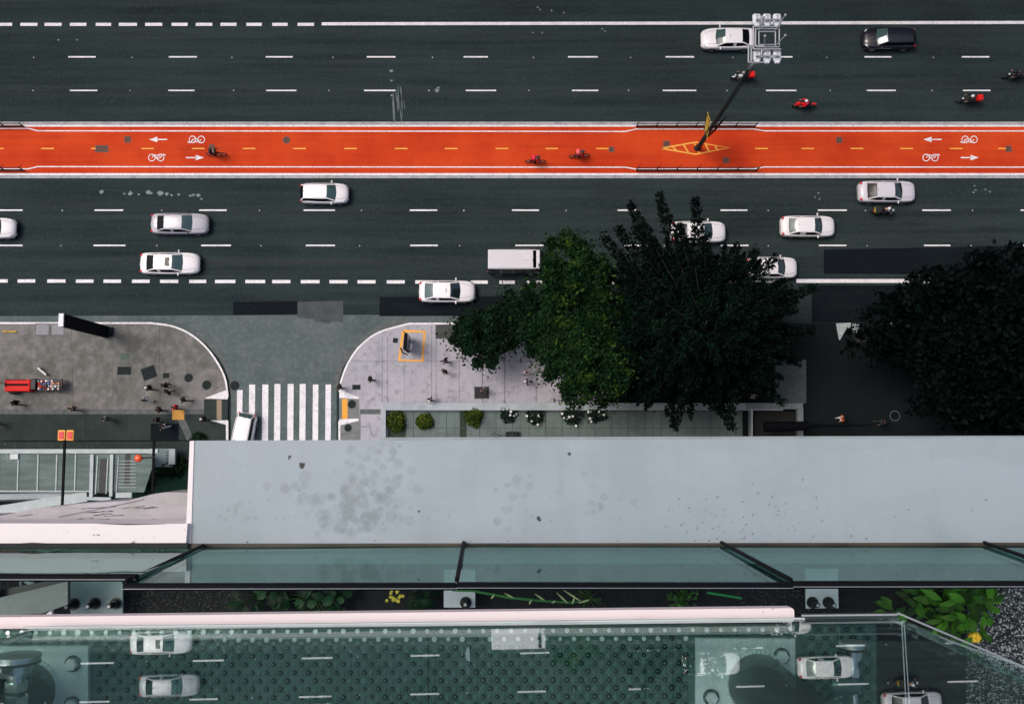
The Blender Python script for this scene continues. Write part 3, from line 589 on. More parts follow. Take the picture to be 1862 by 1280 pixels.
def person(loc,deg,kind,shirt,trou,label,hair='dark',helmet=None,bag=None,skin=M_SKIN,group='people on foot',umb=None):
    D=PROTO[kind]; root=empty('person',loc,R(deg),label,'person',group)
    b=link('body',D['body'],root); setm(b,skin)
    o=link('shirt',D['shirt'],root); setm(o,C_[shirt]); o=link('trousers',D['trousers'],root); setm(o,C_[trou]); link('shoes',D['shoes'],root)
    if helmet: o=link('helmet',D['helmet'],root); setm(o,helmet)
    else: o=link('hair',D['hair'],root); setm(o,M_HAIR if hair=='dark' else (M_HAIRG if hair=='grey' else C_[hair]))
    return root
def bagthing(loc,rz,m,label,name='backpack',s=(.18,.32,.42),cat='backpack'):
    o=empty(name,loc,rz,label,cat); b=MB(); b.bbox((0,0,0),s,.04); b.build('sack',m,o); b=MB(); b.bbox((-s[0]*.55,0,-s[2]*.15),(.06,s[1]*.7,s[2]*.45),.02); b.build('pocket',M_BLACKMAT,o)
    b=MB()
    for q in(-1,1): b.tube([(s[0]*.5,q*.09,s[2]*.4),(s[0]*.5+.06,q*.1,s[2]*.2),(s[0]*.5,q*.1,-s[2]*.3)],.012,6)
    b.build('strap',M_BLACKMAT,o)
PPL=[(40,734,170,'walk','black','black','person in black striding left past the red vending cart'),(143,744,170,'walk2','tan','black','person in a tan top crossing the dark paving band'),
(203,762,170,'walk2','grey','dgrey','person in a pale grey top just below the dark paving band, left plaza'),(280,707,175,'walk2','black','black','person in black with a pale bag, top left of the plaza crowd'),
(308,702,140,'stand','black','navy','upper of two black-clad people standing close under the round lids'),(312,714,60,'walk2','black','black','lower of two black-clad people standing close under the round lids'),
(274,729,190,'walk','grey','white','person in grey with pale trousers at the left of the plaza crowd'),(298,746,200,'walk2','black','navy','black-clad person just left of the ochre tactile tile'),
(327,742,170,'walk2','red','black','person in a red top beside the ochre tactile tile'),(341,728,10,'walk','dgrey','dgrey','person in charcoal with white shoes above the red-topped person'),
(294,764,150,'walk2','black','black','black-clad person below and left of the ochre tile'),(305,775,200,'walk','navy','white','person in white trousers on the dark patch below the ochre tile'),
(378,763,180,'walk2','black','black','person waiting at the left tip of the lower white kerb wedge'),(3,770,180,'walk2','black','dgrey','person cut by the left edge of the photo, below the paving band'),
(622,705,190,'walk2','black','dgrey','person in black stepping on the kerb at the right end of the crosswalk'),(677,691,200,'walk2','black','black','lone person in black on the pale pavement beyond the crosswalk'),
(812,658,185,'walk','black','black','upper of two black-clad walkers near the dark bushy tree'),(810,676,250,'stand','black','navy','lower of two black-clad walkers near the dark bushy tree'),
(784,727,180,'walk2','white','black','person in white walking beside the planter wall'),(881,711,160,'stand','black','white','person in black and white standing on the square black mat'),
(957,679,270,'stand','pink','white','person in pink under the edge of the green tree'),(958,694,300,'walk2','white','black','person in white just below the pink-topped person by the green tree'),
(1349,700,200,'walk2','white','grey','person in white under the dark tree, left of the railing frame'),(1366,722,120,'stand','grey','white','person in grey near the corner of the pale frame'),
(1388,717,70,'walk2','grey','dgrey','person with pale cap right of the grey-clad one by the frame'),(1406,700,80,'stand','blue','black','person in blue at the left edge of the pale slab under the tree'),
(1523,761,200,'walk2','orange','white','person in an orange-red top with white trousers on the dark pavement'),(1597,768,180,'walk','black','dgrey','person in black walking right on the dark pavement')]
for i,(x,y,d,k,s,t,l) in enumerate(PPL):
    person(P(x,y,.158),d,k,s,t,l,hair='dark' if i not in(3,12,24) else 'white',skin=M_SKIN if i%3 else M_SKIN2)
# ------------------------------------------------------------------ motorcycles and bicycles
def moto(px,py,deg,body,label,rider,box=None,boxlabel=None,fair=False):
    c=P(px,py,.6); a=R(deg); loc=Vector((c.x,c.y,.012)); root=empty('motorcycle',loc,a,label,'motorcycle','motorcycles on the avenue')
    for x,w in((.68,.05),(-.66,.065)):
        o=MB().torus((0,0,0),.27,w,'Y',22,8).build('wheel',M_RUB,root); o.location=(x,0,.31); q=MB().cyl((0,-.04,0),(0,.04,0),.06,n=10); 
        for k in range(6): b=k*math.pi/3; q.cyl((0,0,0),(.23*math.cos(b),0,.23*math.sin(b)),.012,n=6)
        q.build('rim',M_RIM,o)
    m=MB(); m.ball((.0,0,.45),(.28,.16,.2)); m.tube([(.55,0,.85),(.1,0,.55),(-.2,0,.5),(-.66,0,.31)],[.05,.06,.06,.03],8); m.tube([(-.1,-.15,.35),(-.6,-.18,.38),(-.85,-.18,.45)],[.03,.05,.055],8); m.build('frame',M_TRIM,root)
    m=MB(); m.ball((.18,0,.80),(.27,.15,.15)); 
    if fair: m.ball((.56,0,.82),(.26,.18,.24)); m.ball((-.7,0,.80),(.22,.10,.07)); m.ball((.2,0,.5),(.35,.17,.2))
    m.ball((.72,0,.61),(.20,.065,.05)); m.build('fuel_tank',body,root)
    m=MB(); m.bbox((-.32,0,.80),(.62,.25,.10),.05); m.build('seat',M_BLACKMAT,root)
    m=MB(); m.tube([(.36,-.36,1.0),(.46,-.15,1.04),(.50,0,1.03),(.46,.15,1.04),(.36,.36,1.0)],.018,8)
    for s in(-1,1): m.tube([(.45,s*.2,1.03),(.48,s*.3,1.16)],.01,6); m.ball((.48,s*.32,1.18),(.02,.06,.04)); m.cyl((.68,s*.08,.31),(.5,s*.08,1.0),.025,n=8)
    m.build('handlebar',M_TRIM,root)
    m=MB(); m.ball((.66,0,.92),(.09,.10,.10)); m.build('headlight',M_HEADL,root); m=MB(); m.box((-.92,0,.74),(.05,.16,.07)); m.build('taillight',M_TAIL,root)
    person(loc,deg,'moto',rider[0],rider[1],rider[2],helmet=rider[3],group='motorcycle riders')
    if box:
        b=empty('delivery_box',loc+Matrix.Rotation(a,3,'Z')@Vector((-.68,0,1.02)),a,boxlabel,'delivery box'); q=MB(); q.bbox((0,0,0),(.42,.46,.36),.04); q.build('case',box,b); q=MB(); q.bbox((0,0,.195),(.44,.48,.05),.02); q.build('lid',M_BLACKMAT if box!=M_REDB else M_REDB,b)
HW=mat('white_helmet',(.78,.78,.8),.3,coat=.4); HB=mat('black_helmet',(.02,.02,.025),.3,coat=.4); HG=mat('grey_helmet',(.3,.31,.33),.3,coat=.4)
moto(1350,140,180,M_LAMPW,'red and white motorcycle passing behind the leaning floodlight mast',('dgrey','black','rider in charcoal with a grey helmet beside the floodlight mast',HG),M_REDB,'red delivery box on the motorcycle behind the floodlight mast')
moto(1463,191,180,M_REDB,'all red motorcycle just above the red cycle lane',('red','black','rider in red with a white helmet on the red motorcycle',HW),fair=True)
moto(1762,182,180,M_TRIM,'black motorcycle with a red box near the right edge',('black','dgrey','rider in black with a white helmet in front of a red box',HW),M_REDB,'bright red box on the black motorcycle near the right edge')
moto(1846,138,180,M_TRIM,'dark motorcycle cut by the right edge of the photo',('navy','black','rider in dark clothes with a black helmet at the right edge',HB))
o=moto(1607,384,0,M_LAMPW,'black motorcycle beside the pale silver sedan',('black','dgrey','rider in black with a white helmet beside the pale silver sedan',HW),mat('yellow_trim_box',(.45,.40,.05),.5),'black and yellow luggage box behind the rider beside the silver sedan')
def bicycle(px,py,deg,label,fm=M_BLK):
    c=P(px,py,.6); a=R(deg); loc=Vector((c.x,c.y,.152)); root=empty('bicycle',loc,a,label,'bicycle','bicycles on the red cycle lane')
    for x in(.55,-.50):
        o=MB().torus((0,0,0),.33,.036,'Y',26,8).build('wheel',M_RUB,root); o.location=(x,0,.345); q=MB()
        for k in range(10): b=k*math.pi/5; q.cyl((0,0,0),(.31*math.cos(b),0,.31*math.sin(b)),.004,n=4)
        q.cyl((0,-.04,0),(0,.04,0),.02,n=8); q.build('spokes',M_GREY,o)
    f=MB(); bb,st,hd,ra,fa=(-.03,0,.30),(-.17,0,.80),(.36,0,.84),(-.50,0,.345),(.55,0,.345)
    for p,q in((bb,st),(st,hd),(bb,(.38,0,.76)),(bb,ra),(st,ra),((.34,0,.92),(.40,0,.70)),((.40,0,.70),fa)): f.cyl(p,q,.026,n=8)
    f.build('frame',fm,root)
    f=MB(); f.bbox((-.20,0,.90),(.26,.15,.05),.03); f.cyl((-.17,0,.8),(-.19,0,.9),.014,n=8); f.build('saddle',M_BLACKMAT,root)
    f=MB(); f.tube([(.36,-.27,.98),(.42,-.12,1.0),(.40,0,.97),(.42,.12,1.0),(.36,.27,.98)],.014,8); f.cyl((.34,0,.9),(.40,0,.98),.016,n=8); f.build('handlebar',M_TRIM,root)
    f=MB(); f.torus(bb,.09,.01,'Y',16,6); f.cyl((-.03,-.1,.30),(.10,-.1,.22),.012,n=6); f.cyl((-.03,.1,.30),(-.16,.1,.38),.012,n=6); f.box((.10,-.15,.22),(.08,.08,.02)); f.box((-.16,.15,.38),(.08,.08,.02)); f.build('pedals',M_TRIM,root)
    return loc
l=bicycle(392,280,0,'black bicycle beside the right-pointing arrow'); person(l,0,'bike','black','black','cyclist in black beside the right-pointing arrow',helmet=HB,group='cyclists on the red lane')
bagthing(l+Vector((-.20,0,1.33)),0,mat('black_pack',(.015,.015,.018),.8),'large black pack on the back of the black-clad cyclist')
l=bicycle(973,293,0,'bicycle of the lower left red-clad cyclist'); person(l,0,'bike','red','black','red-clad cyclist hugging the lower white lane line',helmet=HB,group='cyclists on the red lane')
bagthing(l+Vector((-.16,0,1.36)),0,mat('crimson_pack',(.80,.012,.04),.7),'red pack on the cyclist nearest the lower white line',s=(.30,.42,.50))
l=bicycle(1053,283,5,'bicycle of the upper right red-clad cyclist'); person(l,5,'bike','red','dgrey','red-clad cyclist riding nearer the yellow dashes',helmet=HB,group='cyclists on the red lane')
bagthing(l+Vector((-.16,0,1.36)),R(5),mat('red_white_pack',(.85,.10,.12),.6,var=.5,scale=14),'red and white pack on the cyclist nearer the yellow dashes',s=(.30,.42,.50))
# ------------------------------------------------------------------ street furniture
def fence(x0,x1,py,label):
    a,b=P(x0,py,.14),P(x1,py,.14); o=empty('railing',(a.x,a.y,.14),0,label,'railing','black railings along the cycle lane'); Lx=b.x-a.x
    m=MB(); n=max(2,round(Lx/1.65))
    for z in(.95,.12): m.cyl((0,0,z),(Lx,0,z),.035,n=8)
    m.box((Lx/2,0,.28),(Lx,.02,.30)); m.build('rail_panel',M_BLACKMAT,o)
    for k in range(n+1): m=MB(); m.box((k*Lx/n,0,.5),(.07,.07,1.0)); m.cyl((k*Lx/n,0,.98),(k*Lx/n+.3,.28,1.0),.02,n=6); m.build('post',M_BLK,o)
fence(-160,45,231.5,'black railing on the upper edge of the cycle lane at the left'); fence(-160,45,311,'black railing on the lower edge of the cycle lane at the left')
fence(1157,1372,231.5,'black railing on the upper edge of the cycle lane by the floodlight mast'); fence(1157,1375,311,'black railing on the lower edge of the cycle lane by the floodlight mast')
def mast():
    b=P(1268,270,.14); o=empty('floodlight_mast',b,0,'tall dark mast with six white floodlights rising from the yellow hatched diamond','light mast')
    zt=17.5; top=P(1362,126,zt)-b
    m=MB(); m.tube([(0,0,0),top*.5,top],[.17,.14,.09],12); m.cyl((0,0,0),(0,0,.25),.3,.22,n=12); m.build('pole',mat('dark_green_steel',(.010,.016,.016),.9),o)
    m=MB(); m.tube([Vector((.25,0,.2)),top*.5+Vector((.22,0,0)),top+Vector((.25,0,0))],.035,6); m.build('cable',M_BLACKMAT,o)
    Q=lambda x,y,z=18.5: P(x,y,z)-b
    m=MB()
    for f in ([(1374,53),(1417,53),(1417,86),(1374,86)],[(1380,58),(1410,58),(1410,82),(1380,82)]):
        for i in range(4): m.cyl(Q(*f[i]),Q(*f[(i+1)%4]),.05,n=6)
    for f in ([(1361,84),(1390,84)],[(1361,84),(1361,114)],[(1361,114),(1390,114)],[(1366,88),(1366,112)],[(1370,48),(1370,90)],[(1370,49),(1418,49)],[(1370,90),(1420,90)],[(1375,102),(1418,102)],[(1375,36),(1418,36)],[(1385,48),(1385,30)],[(1385,90),(1385,105)]): m.cyl(Q(*f[0]),Q(*f[1]),.06,n=6)
    m.cyl(top,Q(1390,90),.07,n=8); m.cyl(top,Q(1365,114),.07,n=8); m.build('head_frame',mat('galvanised_frame',(.33,.35,.38),.5,metal=.3),o)
    for x in(1376,1394.5,1413):
        for y in(35.5,102):
            f=MB(); q=Q(x,y,18.2); f.bbox(q,(.52,.72,.22),.08); f.bbox(q+Vector((0,-.42,0)),(.34,.2,.2),.05); f.cyl(q+Vector((0,.02,.1)),q+Vector((0,.02,.16)),.12,n=12); l=f.build('floodlight',M_LAMPW,o)
            f=MB(); f.bbox(q+Vector((0,.02,.15)),(.2,.5,.05),.05); f.build('ballast_box',mat('grey_ballast',(.36,.37,.40),.5),l)
    for x0,y0,x1,y1 in((1410,55,1428,28),(1410,84,1428,65),(1380,58,1389,32),(1390,82,1391,66)):
        f=MB(); f.cyl(Q(x0,y0),Q(x1,y1,19.6),.035,n=6); f.ball(Q(x1,y1,19.6),.09,8,6); f.build('lightning_rod',M_GREY,o)
    for i,(yc,ang,m1,lab) in enumerate(((227,R(88),mat('yellow_sign_face',(.55,.38,.05),.5,var=.25,scale=5),'narrow yellow warning sign fixed low on the floodlight mast'),(229,R(48),M_BLK,'dark back of a warning sign fixed low on the floodlight mast'))):
        c=P(1286+i*19,yc+2,4.6); s=empty('traffic_sign',c,ang,lab,'traffic sign'); f=MB(); r=1.15; f.add([(r,-.02,0),(0,-.02,r),(-r,-.02,0),(0,-.02,-r),(r,.02,0),(0,.02,r),(-r,.02,0),(0,.02,-r)],[(0,1,2,3),(7,6,5,4),(0,4,5,1),(1,5,6,2),(2,6,7,3),(3,7,4,0)]); f.build('plate',[m1],s)
        f=MB(); q=1.0; 
        for a_,b_ in(((q,0,0),(0,0,q)),((0,0,q),(-q,0,0)),((-q,0,0),(0,0,-q)),((0,0,-q),(q,0,0))): f.cyl(Vector(a_)+Vector((0,.03,0)),Vector(b_)+Vector((0,.03,0)),.03,n=6)
        f.build('border',M_BLK,s)
mast()
# dark slab sign on the plaza
b=P(196,604,.15); t=P(112,577,9.4)   # leaning apart is perspective; slab is upright
o=empty('totem_sign',b,0,'tall thin black advertising totem with a white top on the left plaza kerb','totem sign')
hh=7.8
m=MB(); m.box((-.1,0,hh/2),(.34,.95,hh)); m.build('panel',M_BLK,o); m=MB(); m.box((-.1,0,hh+.06),(.36,.98,.12)); m.build('cap',M_LAMPW,o); m=MB(); m.box((.1,0,.1),(.8,.8,.1)); m.build('base',M_IRON,o)
# bus stop totem on the right island
b=P(744,640,.155); o=empty('bus_stop_totem',b,R(86),'black leaning bus stop totem inside the yellow outline','bus stop sign')
m=MB(); m.bbox((.55,0,1.9),(1.35,.22,3.0),.04); m.build('panel',M_BLK,o); m=MB(); m.box((.55,.13,1.95),(1.2,.02,2.5)); m.box((.55,-.13,1.95),(1.2,.02,2.5)); m.build('screen',mat('dark_screen',(.04,.05,.05),.2),o)
m=MB(); m.cyl((.1,0,0),(.1,0,.5),.09,n=10); m.cyl((.9,0,0),(.9,0,.5),.09,n=10); m.build('leg',M_GREY,o); m=MB(); m.tube([(-.25,.1,0),(-.1,.55,.1),(.3,.75,.05)],.05,8); m.build('foot_rail',M_TRIM,o)
# red vending cart
b=P(44,702,.155); o=empty('vending_cart',b,0,'red street vending cart on the left plaza','vending cart')
m=MB(); m.bbox((0,0,.65),(2.1,.98,.9),.06); m.build('body',M_REDB,o); m=MB(); m.bbox((-.05,.05,1.13),(1.9,.16,.05),.02); m.box((-.1,.45,1.12),(1.6,.05,.06)); m.build('handle',M_BLK,o)
m=MB(); m.bbox((1.28,.1,.7),(.42,.9,.8),.04); m.build('side_crate',M_TRIM,o)
for x in(-.7,.7):
    for y in(-.45,.45): q=MB().torus((0,0,0),.17,.05,'Y',16,6).build('wheel',M_RUB,o); q.location=(x,y,.22)
b2=P(100,701,.155); t=empty('goods_table',b2,0,'table crowded with small goods beside the red cart','table'); m=MB(); m.bbox((0,0,.8),(2.0,.95,.08),.02); m.build('tabletop',M_TRIM,t)
for x in(-.9,.9):
    for y in(-.4,.4): m=MB(); m.box((x,y,.38),(.06,.06,.76)); m.build('leg',M_GREY,t)
gm=[M_LAMPW,M_REDB,mat('blue_pack',(.05,.08,.3),.5),mat('orange_pack',(.7,.2,.03),.5),M_TRIM,mat('pinkish_pack',(.6,.4,.4),.5)]
gl=['white','red','blue','orange','black','pink']
for i in range(34):
    k=random.choice([0,0,1,2,3,4,5]); x=-.85+(i%9)*.2+random.uniform(-.03,.03); y=-.33+(i//9)*.21+random.uniform(-.02,.02)
    if i in(33,): x,y,k=.82,-.1,0
    m=MB(); h=random.uniform(.08,.3)
    if i%2: m.cyl((0,0,0),(0,0,h),.055,n=10); m.cyl((0,0,h),(0,0,h+.05),.03,n=8)
    else: m.bbox((0,0,h/2),(.15,.15,h),.01)
    q=m.build('goods_item',gm[k],None,'small '+gl[k]+(' bottle' if i%2 else ' packet')+', '+['first','second','third','fourth','fifth','sixth','seventh','eighth','ninth'][i%9]+' from the left in the '+['front','second','third','back'][i//9]+' row of the goods table',('bottle' if i%2 else 'packet'),'small goods on the vending table'); q.location=b2+Vector((x,y,.845))
m=MB(); u=P(12,698,.155); o=empty('folded_parasol',u,0,'orange half folded parasol at the left end of the red cart','parasol')
for k in range(8):
    a=k*math.pi/4; a2=a+math.pi/4; m.add([(0,0,2.2),(.42*math.cos(a),.42*math.sin(a),1.6),(.30*math.cos((a+a2)/2),.30*math.sin((a+a2)/2),1.55),(.42*math.cos(a2),.42*math.sin(a2),1.6)],[(0,1,2,3)])
m.build('canopy',mat('orange_canopy',(.75,.22,.02),.7,var=.3,scale=5),o); m=MB(); m.cyl((0,0,0),(0,0,2.25),.03,n=8); m.build('pole',M_TRIM,o)
m=MB(); s=empty('street_bench',P(81,676,.155),R(-40),'narrow grey board leaning above the red cart','board'); m.bbox((0,0,.45),(.95,.16,.05),.02); m.build('plank',M_GREY,s); m=MB(); m.box((-.35,0,.2),(.05,.14,.42)); m.box((.35,0,.2),(.05,.14,.42)); m.build('leg',M_TRIM,s); s.name='board'
m=MB(); o=empty('sack',P(30,713,.155),0,'black sack on the ground below the red cart','sack'); m.ball((0,0,.25),(.55,.22,.27),14,8); m.build('bag',M_BLACKMAT,o); m=MB(); m.ball((.45,0,.35),(.1,.08,.12),8,6); m.build('knot',M_BLACKMAT,o)
# dark mat, small things
cover(876,714,27,22,'square black ribbed mat under a standing person',.155,0,False,mat('black_mat',(.012,.012,.014),.8))
# ------------------------------------------------------------------ planter wall, shrubs
def walls(name,segs,w,h,m,label,cat,top=None):
    o=empty(name,P(*segs[0][0],.15),0,label,cat); b=P(*segs[0][0],.15)
    for a,c in segs:
        A,B_=P(*a,.15)-b,P(*c,.15)-b; d=(B_-A).normalized(); mb=MB(); mid=(A+B_)/2; an=math.atan2(d.y,d.x)
        mb.box((mid.x,mid.y,h/2),((B_-A).length,w,h),an); mb.build('wall',m,o)
        mb=MB(); mb.box((mid.x,mid.y,h+.02),((B_-A).length,w*1.15,.04),an); mb.build('coping',top or m,o)
    return o
M_COP=layered('pale_coping',(.34,.38,.41),[((1,1,1),1,.4,.7,0,.6,(.2,.24,.26))],rough=.7)
walls('planter_wall',[((697,739.5),(1420,740))],.52,.55,M_COP,'long low pale wall with a light coping between pavement and planted court','wall',M_COP)
walls('planter_side_wall',[((699.5,744),(699.5,815))],.28,.5,M_COP,'short pale wall closing the left end of the planted court','wall',M_COP)
walls('stair_opening_wall',[((1353,739),(1456,739)),((1451,744),(1451,815))],.42,.6,mat('pale_frame_stone',(.16,.19,.20),.7,var=.2,scale=2),'pale L-shaped frame wall round the dark stair opening under the tree','wall')
walls('glass_partition',[((1362,744),(1362,812))],.12,.9,M_GREY,'thin grey partition left of the dark stair opening','partition')
sheet('stair_opening_floor',[(1372,748),(1444,748),(1444,815),(1372,815)],.158,mat('dark_opening',(.010,.010,.009),.9,var=.4,scale=1))
sheet('court_floor',[(706,747),(1350,747),(1350,822),(706,822)],.156,layered('court_tiles',(.10,.14,.13),[((1,1,1),.5,.4,.65,0,.7,(.05,.075,.07)),((1,1,1),4,.5,.75,0,.5,(.16,.20,.19))],rough=.7))
sheet('court_soil',[(706,772),(740,772),(735,815),(706,815)],.158,mat('court_soil_dark',(.02,.035,.02),.95)); sheet('court_soil_strip',[(836,748),(849,748),(848,815),(836,815)],.159,mat('court_soil_dark',(.02,.035,.02),.95))
g=MB()
for x in range(722,1345,15): g.strip([P(x,748,.159),P(x,815,.159)],.025 if x%2 else .05)
for y in (778,): g.strip([P(708,y,.1592),P(1348,y,.1592)],.04)
g.build('court_joints',M_SEAM,kind='structure')
m=MB(); o=empty('equipment_box',P(931,790,.158),0,'dark box with two bays and a looping cable in the court','equipment box'); m.bbox((0,0,.25),(1.05,.5,.5),.03); m.build('case',M_TRIM,o); m=MB(); m.bbox((-.25,0,.52),(.42,.38,.03),.01); m.bbox((.25,0,.52),(.42,.38,.03),.01); m.build('lid',M_IRON,o)
m=MB(); m.tube([(-.5,0,.05),(-.9,-.1,.02),(-1.5,.15,.02),(-1.7,-.05,.02),(-1.2,-.2,.02),(-.9,-.05,.03)],.025,6); m.build('cable',M_TRIM,o)
# large dark beam over the stair opening
m=MB(); a,b=P(1390,776,3.0),P(1470,774,3.0); c=P(1592,773,3.0); m.tube([a,b],[.42,.36],8); m.tube([b,c],[.16,.03],8); m.build('pointed_sculpture',mat('black_spike',(.004,.004,.006),.9,spec=.05),None,'long black tapering spike reaching right from the stair opening','sculpture')
# ------------------------------------------------------------------ foliage
def leafmat(name,dark,mid,light,scale=.6):
    m=bpy.data.materials.new(name); m.use_nodes=True; n=m.node_tree; b=n.nodes['Principled BSDF']; b.inputs['Roughness'].default_value=.6; b.inputs['Specular IOR Level'].default_value=.05
    at=n.nodes.new('ShaderNodeAttribute'); at.attribute_name='tint'; cr_=n.nodes.new('ShaderNodeValToRGB'); e=cr_.color_ramp.elements; e[0].position=0; e[0].color=(*dark,1); e[1].position=1; e[1].color=(*light,1); x=e.new(.62); x.color=(*mid,1)
    n.links.new(at.outputs['Fac'],cr_.inputs[0]); n.links.new(cr_.outputs[0],b.inputs['Base Color']); return m
def leaves(centres,size,tints,up=.5,aspect=.55,rng=RNG):
    """numpy leaves: rhombic quads slightly folded"""
    N=len(centres); nrm=rng.normal(size=(N,3)); nrm[:,2]=np.abs(nrm[:,2])+up; nrm/=np.linalg.norm(nrm,axis=1)[:,None]
    t=rng.normal(size=(N,3)); t-=nrm*(t*nrm).sum(1)[:,None]; t/=np.linalg.norm(t,axis=1)[:,None]; b=np.cross(nrm,t)
    s=(size*rng.uniform(.6,1.3,N))[:,None]
    v=np.stack([centres-t*s, centres+b*s*aspect-nrm*s*.15, centres+t*s, centres-b*s*aspect-nrm*s*.15],1).reshape(-1,3)
    return v,tints
def leafobj(name,v,tint,m,parent):
    N=len(v)//4; me=bpy.data.meshes.new(name); me.vertices.add(4*N); me.vertices.foreach_set('co',v.astype(np.float32).ravel()); me.loops.add(4*N); me.loops.foreach_set('vertex_index',np.arange(4*N,dtype=np.int32))
    me.polygons.add(N); me.polygons.foreach_set('loop_start',np.arange(0,4*N,4,dtype=np.int32)); me.polygons.foreach_set('loop_total',np.full(N,4,dtype=np.int32))
    me.update(); a=me.attributes.new('tint','FLOAT','FACE'); a.data.foreach_set('value',tint.astype(np.float32)); me.materials.append(m); me.validate(); return link(name,me,parent)
def clumptint(c,k=1.0,seed=0):
    r=np.random.default_rng(seed); s=np.zeros(len(c))
    for i in range(6):
        w=r.normal(size=3)*k*(1+i*.6); s+=np.sin(c@w+r.uniform(0,6))/(1+i*.35)
    return s
M_BARK=mat('bark',(.05,.04,.03),.9,var=.3,scale=4)
def broad(px,py,z0,lobes,n,size,m,label,seed,clump=1.2,spread=.5,up=.4,group=None,bias=.35,zb=0.15):
    base=P(px,py,zb); o=empty('tree',base,0,label,'tree',group); r=np.random.default_rng(seed); C=[];tot=sum(l[3]**2 for l in lobes)
    tr=MB(); top=Vector((0,0,z0*.6)); tr.tube([(0,0,0),top*.5+Vector((.1,.05,0)),top],[.28,.22,.16],10)
    for lx,ly,lz,lr in lobes:
        c=P(lx,ly,lz)-base; tr.tube([top*.7,top.lerp(c,.5)+Vector((0,0,.2)),c],[.13,.09,.03],7)
        k=int(n*lr**2/tot); nsub=max(8,int(lr*9)); d=r.normal(size=(nsub,3)); d/=np.linalg.norm(d,axis=1)[:,None]; d[:,2]=np.abs(d[:,2])*.9-.1
        sc=np.array(c)+d*lr*r.uniform(.40,1.08,nsub)[:,None]*np.array([1,1,.8]); sr=lr*r.uniform(.12,.36,nsub)
        for s_ in range(0,nsub,3): tr.tube([c,Vector(sc[s_])],[.035,.01],5)
        idx=r.integers(0,nsub,k); dd=r.normal(size=(k,3)); dd/=np.linalg.norm(dd,axis=1)[:,None]; dd[:,2]=np.where(dd[:,2]<-.2,-dd[:,2]*.5,dd[:,2])
        C.append(sc[idx]+dd*(sr[idx]*r.uniform(.3,1,k)**.5)[:,None])
    tr.build('trunk',M_BARK,o); C=np.concatenate(C); C=C+r.normal(0,1,C.shape)*(np.where(r.random(len(C))<.22,.42,.04))[:,None]; t=np.clip(bias+.22*clumptint(C,clump,seed)/1.6+r.normal(0,.16,len(C)),0,1)
    v,t=leaves(C,size,t,up,rng=r); leafobj('crown',v,t,m,o); return o
LM1=leafmat('green_leaf',(.003,.012,.005),(.009,.032,.009),(.07,.115,.013))
LM2=leafmat('dark_bush_leaf',(.004,.012,.006),(.007,.026,.010),(.03,.075,.025))
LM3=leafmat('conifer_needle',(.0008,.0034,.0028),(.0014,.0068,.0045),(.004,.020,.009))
LM4=leafmat('near_black_leaf',(.0007,.0022,.0022),(.0010,.0040,.0035),(.002,.009,.005))  # near-black green tints for the right tree
LM5=leafmat('yellow_shrub_leaf',(.01,.028,.006),(.04,.07,.01),(.20,.21,.02))
broad(1040,600,9,[(1038,492,8,2.6),(1012,520,7,1.9),(1060,520,7.5,2.4),(985,590,6,1.8),(1050,580,7,2.6),(1110,560,6,2),(1060,655,7.5,3.5),(1015,640,6.5,2.0),(1112,632,7,2.7),(1085,685,6,2.0),(1125,670,6,1.8),(1080,610,7,2.5)],60000,.145,LM1,'bright green leafy tree right of the minibus',6,bias=.42)
broad(900,600,5,[(872,600,4,2.4),(925,588,4.5,2.5),(958,612,4,2.2),(852,618,3.5,1.5),(892,622,3.5,2.0),(965,575,5,2.0)],26000,.15,LM2,'low dark glossy bushy tree beside the pale pavement',4,bias=.25)
broad(1750,640,10,[(1755,575,10,4.2),(1850,560,10,4.2),(1690,600,8,3.4),(1640,600,7,2.6),(1610,640,6,2.0),(1800,620,9,5),(1880,600,10,5),(1740,680,8,4.2),(1850,700,8,4.2),(1655,565,8,2.0),(1705,535,8.5,2.2),(1600,575,6,1.5),(1960,590,9,4.2),(1780,510,8,1.8),(1560,620,6,1.0),(1790,745,6.5,2.8),(1880,760,6.5,2.8)],46000,.24,LM4,'very dark spreading tree filling the right side',8,bias=.3,clump=.8)
